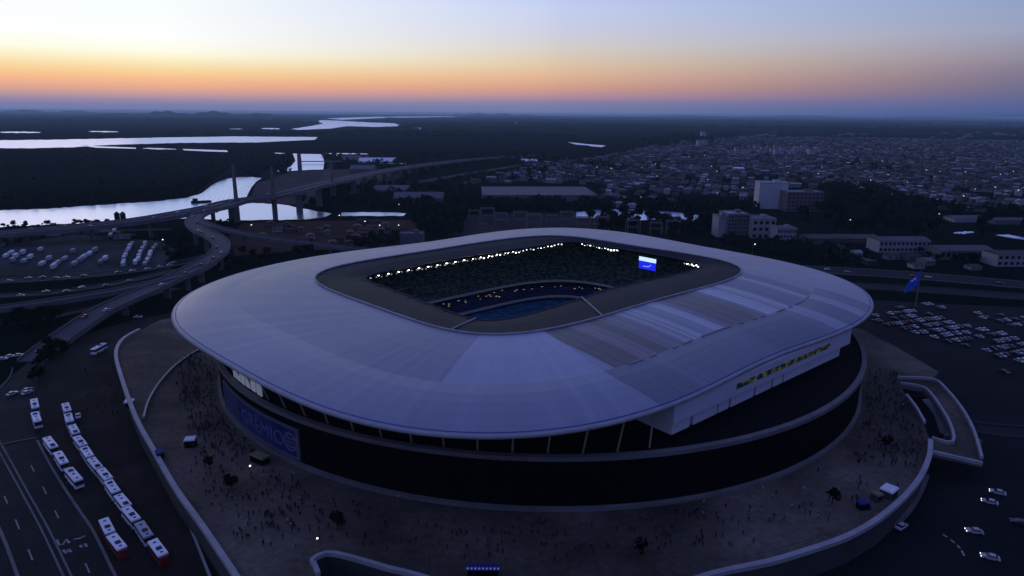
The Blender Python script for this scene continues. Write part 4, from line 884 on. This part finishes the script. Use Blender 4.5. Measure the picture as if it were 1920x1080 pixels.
building(1762, 1862, 487, 470, 22, 'long grey shed right of the pale two storey building', M_bg, M_rf, 1, 10, gable=True, wind=M_black)
building(1868, 1935, 500, 478, 18, 'white walled house block at the right edge by the highway', M_bw, M_rfb, 2, 6, gable=True, wind=M_black)
building(1515, 1648, 455, 447, 20, 'long low brown roofed shed left of the pale building', M_rfb, M_rfb, gable=True)
building(1790, 1862, 417, 410, 20, 'low pale roofed hall among the dark trees at right', M_bw, M_rf, gable=True); building(1866, 1925, 421, 413, 16, 'second low pale roofed hall further right among dark trees', M_bg, M_rf, gable=True)
building(905, 1120, 378, 366, 105, 'huge grey roofed warehouse behind the stadium', M_bg, M_rf, name='warehouse', cat='warehouse')
building(737, 830, 380, 371, 45, 'smaller dark grey warehouse left of the huge one', M_bg, M_rf, name='warehouse', cat='warehouse', gable=True)
building(700, 765, 364, 357, 45, 'low shed behind the smaller warehouse', M_bg, M_rf, name='warehouse', cat='warehouse', gable=True)
building(750, 793, 458, 440, 14, 'plain grey box building just behind the far roof edge', M_bg, M_bg)
building(655, 700, 322, 317, 60, 'pale long shed beside the bridge end', M_bg, M_rf, gable=True); building(672, 740, 306, 303, 60, 'long shed with a bright roof far behind the bridge', M_bw, M_rfw, gable=True, name='warehouse', cat='warehouse')
building(640, 690, 300, 297, 50, 'low pale shed by the far water channel', M_bw, M_rf, gable=True); building(980, 1008, 304, 302, 40, 'small white roofed hall before the housing district', M_bw, M_rfw, gable=True)
building(1380, 1396, 320, 316, 20, 'tiny bright roofed hall in the housing district', M_bw, M_rfw, gable=True)
# far apartment blocks
o = empty('apartment_block', cat='apartment block'); mb = MB(); mb.box((0, 0, 9), (13, 11, 18)); mb.build('wall', mat('wall_far_white', (.42, .42, .43), .8, (.34, .34, .36), .1, rand=.25), o)
for f in range(5):
    for b_ in range(3): mb = MB(); mb.box((-4.2 + b_ * 4.2, -5.55, 2.4 + f * 3.4), (1.8, .2, 1.5)); mb.build('window', M_glass, o)
mb = MB(); mb.box((0, 0, 18.6), (13.6, 11.6, 1.1)); mb.build('roof', M_rf, o)
pa = Proto(o)
for i in range(34):
    p = at(1368 + i * 5.2 + random.uniform(-2, 2), random.choice((284, 288, 292)), 0); pa.put(p, random.uniform(-.2, .2), 'far white apartment block in the long row above the housing district', (1, 1, random.uniform(.6, 1.15)), 'white apartment blocks in the long far row')
for x, y, s_ in ((1318, 259, 1.8), (1322, 274, 1.3), (1310, 274, 1.2), (968, 234, 1.6), (770, 232, 1.2)): pa.put(at(x, y, 0), .1, 'single distant white tower standing out of the %s plain' % ('right' if x > 1200 else 'left'), s_, 'single distant towers')
# bare concrete frames behind the stadium
pf = empty('concrete_frame', cat='frame')
for x in (-7, 7): 
    for y in (0, 8): mb = MB(); mb.box((x, y, 7), (.9, .9, 14)); mb.build('column', M_vconc, pf)
for y in (0, 8): mb = MB(); mb.box((0, y, 14.4), (15.2, .8, .8)); mb.build('beam', M_vconc, pf); mb = MB(); mb.box((0, y, 7), (13, .5, .6)); mb.build('beam', M_vconc, pf)
pf = Proto(pf)
for i, (x, y, s_) in enumerate([(890,415,.8),(915,416,1),(940,424,.9),(975,424,1),(1003,432,1.1),(1035,425,.8),(1063,424,1),(1092,432,.9),(905,436,.6),(1130,432,.9),(1188,438,.9),(1230,440,.8),(1262,440,.9),(700,352,.9),(730,345,.8)]):
    pf.put(at(x, y, 0), random.uniform(-.2, .3), ['bare concrete frame, %s from the left behind the far roof edge' % (ord_ + ['thirteenth'])[i] if i < 13 else ('right' if i == 13 else 'left') + ' one of two bare frames under the bridge approach'][0], s_, 'bare concrete frames behind the stadium')
# houses
def make_house(k):
    wc = [(.16,.17,.18),(.10,.09,.085),(.26,.27,.28),(.07,.075,.08)][k % 4]; rc = [(.045,.046,.048),(.085,.042,.030),(.34,.35,.37),(.020,.021,.022),(.14,.14,.15)][k % 5]
    w, d, h = [(8,9,3.2),(10,7,3),(7,8,5.6),(12,9,3.4),(9,12,3.2)][k % 5]; mb = MB(); mb.box((0, 0, h / 2), (w, d, h), mi=0); rh = 1.5 if k % 5 != 3 else .4
    mb.add([(-w/2-.4,-d/2-.4,h+.01),(w/2+.4,-d/2-.4,h+.01),(w/2+.4,d/2+.4,h+.01),(-w/2-.4,d/2+.4,h+.01),(-w/2-.4,0,h+rh),(w/2+.4,0,h+rh)], [(0,1,5,4),(2,3,4,5),(1,2,5),(3,0,4),(3,2,1,0)], 1)
    mb.box((w * .62, d * .1, 1.3), (w * .3, d * .6, 2.6), mi=1)
    for x in (-w * .25, w * .22): mb.box((x, -d / 2 - .02, 1.7), (1.3, .1, 1.2), mi=2)
    ms_ = [mat('house_wall_%d' % (k % 4), wc, .9, tuple(c * .8 for c in wc), .3, rand=.35), mat('house_roof_%d' % (k % 5), rc, .85, tuple(c * .75 for c in rc), .3, rand=.35), M_glass]
    return mb, ms_
CITY = [(1000,340),(1060,305),(1180,285),(1245,268),(1400,256),(1940,232),(1940,402),(1780,395),(1560,350),(1545,352),(1500,352),(1425,340),(1415,375),(1345,385),(1270,392),(1130,388),(1125,345)]
LOW = [(700,340),(860,330),(1060,300),(1125,345),(905,342),(820,350)]; REDH = [(480,422),(620,416),(745,415),(745,448),(700,462),(560,458),(470,448)]
FAR = [(1380,256),(1560,238),(1940,222),(1940,236),(1400,262)]
hs = []
ca_, sa_ = math.cos(-.32), math.sin(-.32)
for i in range(-10, 280):
    for j in range(20, 260):
        if (i + int(3 * math.sin(j * .07))) % 9 == 0 and random.random() < .7 or j % 3 == 0: continue
        x, y = -200 + i * 13.5 * ca_ - j * 14.5 * sa_, 300 + i * 13.5 * sa_ + j * 14.5 * ca_
        if y > 3600 or y < 500: continue
        q = proj(x, y, 1)
        if inside(q, CITY): 
            dens = .93 if y < 2300 else .75
            if math.sin(x * .011 + 2) * math.sin(y * .009) < -.45 or math.sin(x * .023 + y * .013) < -.82: dens *= .3
            if random.random() < dens: hs.append((y, x, -.32, 'in the dense district'))
        elif inside(q, LOW) and random.random() < .5: hs.append((y, x, -.32, 'on the low ground behind the warehouses'))
for i in range(-40, 60):
    for j in range(-20, 30):
        x, y = -220 + i * 15, 650 + j * 17
        if inside(proj(x, y, 1), REDH) and random.random() < .42: hs.append((y, x + random.uniform(-3, 3), .2 + random.uniform(-.2, .2), 'in the red quarter behind the left roof edge'))
SHED = [(-20,432),(235,434),(250,448),(140,436),(60,450),(-20,470)]
for i in range(-60, 10):
    for j in range(0, 22):
        x, y = i * 12, 480 + j * 14
        if inside(proj(x, y, 1), SHED) and random.random() < .6: hs.append((y, x, .35, 'beside the left viaduct'))
MIDB = [(1120,348),(1240,340),(1410,345),(1415,385),(1350,386),(1130,384)]; RB = [(1500,455),(1640,470),(1760,492),(1920,505),(1920,515),(1640,498),(1500,478)]
for i in range(-20, 120):
    for j in range(0, 60):
        x, y = i * 15, 380 + j * 16
        if inside(proj(x, y, 1), RB) and random.random() < .3: hs.append((y, x, .1, 'in the low ground before the right highway'))
hs.sort(); protos = {}
HM = [make_house(k) for k in range(20)]
for n_, (y, x, rz, where) in enumerate(hs[:300]):
    k = (random.choice((1, 1, 1, 6, 11, 16)) if 'red' in where else random.randrange(20))
    if k not in protos:
        mbh, ms_ = HM[k]; protos[k] = mbh.build('house', ms_); protos[k]['category'] = 'house'; o = protos[k]
    else: o = protos[k].copy(); COL.objects.link(o)
    o.location = (x + random.uniform(-2, 2), y + random.uniform(-2, 2), 0); o.rotation_euler.z = rz + random.choice((0, math.pi / 2)) + random.uniform(-.06, .06); o.scale = (random.uniform(.8, 1.2), random.uniform(.8, 1.2), random.uniform(.85, 1.2))
    rl = ['grey', 'terracotta', 'pale metal', 'dark flat', 'light grey'][k % 5]; q = proj(o.location.x, o.location.y, 0)
    if 'dense' in where: where = 'in the dense district' + (' behind the huge warehouse' if q[0] < 1130 else ' above the bright river reach' if q[0] < 1350 else ' around the tall white block' if q[0] < 1500 else ' behind the brick block' if q[0] < 1600 else ' behind the pale two storey building' if q[0] < 1750 else ' at the right edge') + (', front rows' if y < 830 else ', back rows')
    elif 'red' in where: where = where + (', river side' if q[1] < 432 else ', stadium side') + (' left' if q[0] < 600 else ' right')
    o['label'] = 'house with %s roof, %s' % (rl, where.replace('in the ', '')); o['group'] = 'houses with %s roofs %s' % (rl, where)
mb = MB()
PALW = [mat('house_wall_%d' % k, (.2, .2, .2)) for k in range(4)]; PALR = [mat('house_roof_%d' % k, (.1, .1, .1)) for k in range(5)]; PALS = PALW + PALR
for (y, x, rz, where) in hs[300:]:
    w, d, h = *random.choice(((8, 8), (10, 8), (13, 9), (17, 11), (9, 13))), random.choice((3, 3.4, 5.8, 6.2)); r_ = rz + random.choice((0, math.pi / 2)); mb.box((x, y, h / 2), (w, d, h), r_, mi=random.randrange(4), top=1)
    c, s_ = math.cos(r_), math.sin(r_); P = [(-w/2-.4,-d/2-.4,h),(w/2+.4,-d/2-.4,h),(w/2+.4,d/2+.4,h),(-w/2-.4,d/2+.4,h),(-w/2-.4,0,h+1.5),(w/2+.4,0,h+1.5)]
    mb.add([(x + a * c - b_ * s_, y + a * s_ + b_ * c, z + .02) for a, b_, z in P], [(0,1,5,4),(2,3,4,5),(1,2,5),(3,0,4)], 4 + random.choices(range(5), (4, 3, 1.7, 4, 2.4))[0])
for _ in range(2600):
    x, y = random.uniform(400, 9000), random.uniform(3000, 14000); 
    if inside(proj(x, y, 1), FAR) or (inside(proj(x, y, 1), CITY) and random.random() < .5):
        if math.sin(x * .002) + math.sin(y * .0017 + 1) + random.uniform(-.6, .6) < 0: continue
        mb.box((x, y, 4), (random.uniform(14, 45), random.uniform(12, 25), random.uniform(5, 12)), random.uniform(-.3, .3), mi=random.choice((0, 2, 2, 3)), topmi=4 + random.choice((0, 2, 2, 3, 4)))
tag(mb.build('distant_houses', PALS), 'countless small roofs of the far housing district fading into dusk', 'houses', kind='stuff')
# lit street lamps
M_lampw = mat('street_light_glow', (.9, .9, .85), .4, emit=(1, .93, .75), es=2.6)
sl = empty('street_lamp', cat='street lamp'); mb = MB(); mb.tube([(0, 0, 0), (0, 0, 9)], [.16, .1], 6); mb.build('pole', M_conc, sl); mb = MB(); mb.tube([(0, 0, 9), (1.4, 0, 9.4)], .08, 5); mb.build('arm', M_conc, sl); mb = MB(); mb.box((1.6, 0, 9.3), (1.1, .7, .5), top=.7); mb.build('lamp_head', M_lampw, sl)
sl = Proto(sl)
LP = [(1633,348),(1655,363),(1700,352),(1827,366),(1866,362),(1905,368),(1490,305),(1345,330),(1588,312),(1120,322),(1010,332),(630,298),(685,296),(1185,262),(1210,258),(1290,300),(1760,330),(1860,300),(710,440),(688,432),(640,420),(745,440),(470,440),(310,470),(1410,478),(1760,416),(1590,428),(750,398),(822,420),(1575,300),(1700,290),(1230,340),(1900,330)]
random.seed(11)
for _ in range(46):
    a_ = (random.randint(1010, 1915), random.randint(262, 392))
    if inside(a_, CITY) and a_ not in LP: LP.append(a_)
for x, y in LP: sl.put(at(x, y, 0), random.uniform(0, 6), 'lit street lamp, number %d from the left of all lit street lamps' % (sorted(LP).index((x, y)) + 1), 1.0, 'lit street lamps')

# ------------------------------------------------------------------ trees
M_leaf = mat('foliage', (.004, .008, .004), .9, (.014, .021, .009), .5, spec=0, rand=.4, contrast=.15); M_bark = mat('bark', (.03, .024, .02), .95, (.045, .035, .03), 2)
def crown(n, R_, Rz, zc, leaf, seed):
    r = random.Random(seed); vs, fs = [], []; cl_ = [(r.uniform(-.6, .6) * R_, r.uniform(-.6, .6) * R_, zc + r.uniform(-.55, .6) * Rz, r.uniform(.3, .55) * R_) for _ in range(11)]
    for i in range(n):
        cx, cy, cz, cr = r.choice(cl_); d = Vector((r.gauss(0, 1), r.gauss(0, 1), r.gauss(0, 1))).normalized() * cr * r.uniform(.6, 1.05)
        p = Vector((cx, cy, cz)) + d; a = Vector((r.gauss(0, 1), r.gauss(0, 1), r.gauss(0, 1))).normalized(); b_ = a.orthogonal().normalized(); s_ = leaf * r.uniform(.6, 1.3); k = len(vs)
        vs += [p + a * s_, p + b_ * s_, p - a * s_, p - b_ * s_]; fs.append((k, k + 1, k + 2, k + 3))
    return vs, fs
def make_tree(seed, h):
    o = empty('tree', cat='tree'); r = random.Random(seed); mb = MB(); mb.tube([(0, 0, -.05), (r.uniform(-.2, .2), 0, h * .3), (r.uniform(-.4, .4), r.uniform(-.4, .4), h * .7)], [h * .035, h * .026, h * .01], 7)
    for k in range(4): a = k * 1.6 + r.random(); mb.tube([(0, 0, h * .32), (math.cos(a) * h * .18, math.sin(a) * h * .18, h * (.55 + .1 * r.random()))], [h * .015, h * .006], 5)
    mb.build('trunk', M_bark, o); mb = MB(); v_, f_ = crown(620, h * .42, h * .36, h * .62, h * .055, seed); mb.add(v_, f_); mb.build('crown', M_leaf, o); return o
TP = [Proto(make_tree(i, 10)) for i in range(5)]
TREES = [([(1100,402),(1200,408),(1340,414),(1345,440),(1300,446),(1110,432)], 60, 'dark tree on the near river bank behind the far roof edge', 'trees on the near river bank', (.9, 1.5)),
 ([(1495,400),(1560,356),(1780,396),(1930,408),(1930,440),(1760,455),(1650,440),(1510,438)], 95, 'dark tree in the wooded strip between housing district and highway', 'trees between the housing district and the highway', (.9, 1.6)),
 ([(0,600),(60,590),(115,600),(60,640),(0,660)], 16, 'dark tree beside the flyover foot at the far left', 'trees beside the flyover foot', (.6, 1.0)),
 ([(64,690),(80,660),(112,640),(118,655),(80,700),(62,742),(56,742)], 12, 'small dark tree in the hedge line between road and bus yard', 'trees between the road and the bus yard', (.45, .75)),
 ([(300,455),(345,445),(360,490),(330,500),(305,480)], 12, 'dark tree between the truck yard and the loop', 'trees beside the truck yard', (.6, 1.0)),
 ([(420,478),(480,476),(600,474),(560,486),(440,510),(400,520)], 18, 'dark tree tucked behind the far left roof edge', 'trees behind the far left roof edge', (.6, 1.0)),
 ([(0,424),(130,419),(240,418),(330,410),(330,414),(240,424),(0,434)], 55, 'dark tree on the river bank beside the left viaduct', 'trees on the river bank beside the left viaduct', (.25, .6)),
 ([(1640,460),(1760,492),(1900,505),(1900,498),(1760,480)], 12, 'dark tree behind the highway at right', 'trees behind the right highway', (.6, .9))]
def lb0(lb, q):
    if 'wooded strip' in lb or 'brick block' in lb or 'at right' in lb and 'shed' in lb or 'strip,' in lb:
        return 'dark tree in the wooded strip, ' + ('by the brick block' if q[0] < 1570 else 'above the brown roofed shed' if q[0] < 1650 else 'behind the pale two storey building' if q[0] < 1750 else 'behind the long grey shed' if q[0] < 1860 else 'at the right edge') + (', far side' if q[1] < 415 else ', near side')
    if 'near river bank' in lb: return 'dark tree on the near river bank, ' + ('left' if q[0] < 1180 else 'centre left' if q[0] < 1235 else 'centre right' if q[0] < 1290 else 'right') + ' of the reach, ' + ('by the water' if q[1] < 418 else 'towards the stadium')
    return lb
for poly_, n, lb, gr, (s0, s1) in TREES:
    xs = [at(*p).x for p in poly_]; ys = [at(*p).y for p in poly_]; c = 0; g = 0
    while c < n and g < 20000:
        g += 1; x, y = random.uniform(min(xs), max(xs)), random.uniform(min(ys), max(ys))
        if not inside(proj(x, y, 0), poly_): continue
        sc_ = random.uniform(s0, s1); qq = proj(x, y, 0); lb = lb0(lb, qq); e3 = (s1 - s0) / 3; random.choice(TP).put((x, y, 0), random.uniform(0, 6), ('small ' if sc_ < s0 + e3 else 'middling ' if sc_ < s0 + 2 * e3 else 'tall ') + lb, sc_, gr); c += 1
for x, y, s_, lb in ((393,880,.42,'small dark round tree near the white roofed kiosk'), (435,918,.5,'small dark tree alone on the paving below the olive tent'), (632,992,.5,'round dark tree alone above the stair opening'), (1200,1042,.45,'dark tree in the middle foreground of the esplanade'), (1660,842,.5,'dark tree in the crowd near the curved ramp'), (1560,945,.5,'dark tree at the right of the esplanade'), (118,668,.8,'bigger dark tree alone at the edge of the bus yard')):
    random.choice(TP).put(at(x, y, ZP if x > 150 else 0), random.uniform(0, 6), lb, s_)
# woods nobody could count
wv_, wf_ = [], []
def wood(poly_, n, h0, h1, q=15):
    xs = [at(*p).x for p in poly_]; ys = [at(*p).y for p in poly_]; x0, x1, y0, y1 = min(xs), max(xs), min(ys), max(ys); c = 0; g = 0
    while c < n and g < 60000:
        g += 1; x, y = random.uniform(x0, x1), random.uniform(y0, y1)
        pp = proj(x, y, 0)
        if not inside(pp, poly_) or inside(pp, W_RIVER) or inside(pp, W_UP): continue
        c += 1; h = random.uniform(h0, h1)
        for _ in range(q):
            d = Vector((random.gauss(0, 1), random.gauss(0, 1), random.gauss(0, .8))).normalized() * h * .38; p = Vector((x, y, h * .5)) + d; a = Vector((random.gauss(0, 1), random.gauss(0, 1), random.gauss(0, 1))).normalized(); b_ = a.orthogonal().normalized(); s_ = h * .24; k = len(wv_)
            wv_.extend(((p + a * s_)[:], (p + b_ * s_)[:], (p - a * s_)[:], (p - b_ * s_)[:])); wf_.append((k, k + 1, k + 2, k + 3))
wood([(770,405),(850,382),(1130,382),(1340,388),(1420,392),(1345,402),(1290,396),(1140,390),(1100,394),(870,400),(860,440),(790,440)], 420, 7, 13)
wood([(-40,388),(130,383),(290,373),(350,366),(395,345),(430,330),(490,330),(430,325),(380,338),(330,360),(130,375),(-40,382)], 520, 6, 11)
wood([(500,328),(545,322),(540,300),(500,320)], 40, 6, 10); wood([(620,345),(740,350),(890,352),(860,372),(780,392),(640,392),(540,378),(600,370)], 300, 6, 12)
wood([(-40,380),(-40,285),(540,287),(520,318),(430,322),(330,355)], 500, 3, 6, 8)
wood([(600,288),(1000,285),(1060,300),(900,315),(760,320),(700,312),(610,300)], 420, 6, 12, 10); wood([(800,345),(1120,338),(1180,290),(1060,300),(900,325)], 260, 6, 10, 10)
wood([(1540,352),(1560,380),(1780,396),(1930,410),(1930,398),(1780,390),(1620,350)], 260, 7, 13); wood(CITY, 1300, 5, 9, 9); wood([(1200,262),(1300,258),(1340,262),(1330,272),(1230,276)], 160, 10, 20, 10)
wood([(640,460),(700,450),(760,440),(790,440),(760,456),(700,468)], 50, 5, 9); wood([(380,420),(440,418),(440,436),(385,430)], 20, 4, 8); wood([(1340,450),(1500,462),(1640,480),(1640,498),(1500,490),(1400,470)], 110, 6, 10)
mb = MB(); mb.v = wv_; mb.f = wf_; mb.m = [0] * len(wf_); tag(mb.build('woodland', M_leaf), 'dark masses of woodland and scrub on the river banks and plain', 'woodland', kind='stuff')
# dark belts of far woods
wv_, wf_ = [], []
for _ in range(15000):
    y = 3300 * (8 ** random.random()); x = random.uniform(-.85, .95) * y; q = proj(x, y, 0)
    if any(inside(q, w_[1]) or inside((q[0], q[1] - 3), w_[1]) for w_ in waters): continue
    if math.sin(y * .0011 + x * .0003) + math.sin(x * .0013 + 2) + random.uniform(-.4, .4) < .2: continue
    h = random.uniform(8, 16); w = h * random.uniform(1.5, 3) * (1 + y / 7000)
    k = len(wv_)
    for i in range(5): a = i * 1.2566 + random.uniform(-.3, .3); wv_.append((x + math.cos(a) * w, y + math.sin(a) * w * .6, 0)); 
    for i in range(5): a = i * 1.2566 + random.uniform(-.3, .3); wv_.append((x + math.cos(a) * w * .7, y + math.sin(a) * w * .45, h * random.uniform(.75, 1)))
    for i in range(5): wf_.append((k + i, k + (i + 1) % 5, k + 5 + (i + 1) % 5, k + 5 + i))
    wf_.append(tuple(k + 5 + i for i in range(5)))
mb = MB(); mb.v = wv_; mb.f = wf_; mb.m = [0] * len(wf_); tag(mb.build('far_woods', M_leaf), 'far low belts of trees across the plain up to the horizon', 'woodland', kind='stuff')

# ------------------------------------------------------------------ haze
mb = MB(); mb.box((0, 0, 58.5), (98000, 98000, 119)); hz_ = mb.build('haze', []) if False else None
me = bpy.data.meshes.new('haze'); me.from_pydata(*[(lambda v, f: (v, [], f))(mb.v, mb.f)][0]); hzo = bpy.data.objects.new('haze', me); COL.objects.link(hzo)
mh = bpy.data.materials.new('haze'); mh.use_nodes = True; t = mh.node_tree; t.nodes.clear(); vo = t.nodes.new('ShaderNodeVolumePrincipled'); ou = t.nodes.new('ShaderNodeOutputMaterial')
vo.inputs['Color'].default_value = (.60, .84, 1, 1); vo.inputs['Density'].default_value = HAZE_D; vo.inputs['Anisotropy'].default_value = .3; t.links.new(vo.outputs[0], ou.inputs['Volume'])
me.materials.append(mh); tag(hzo, 'thin dusk haze over the whole plain', 'haze', kind='stuff')
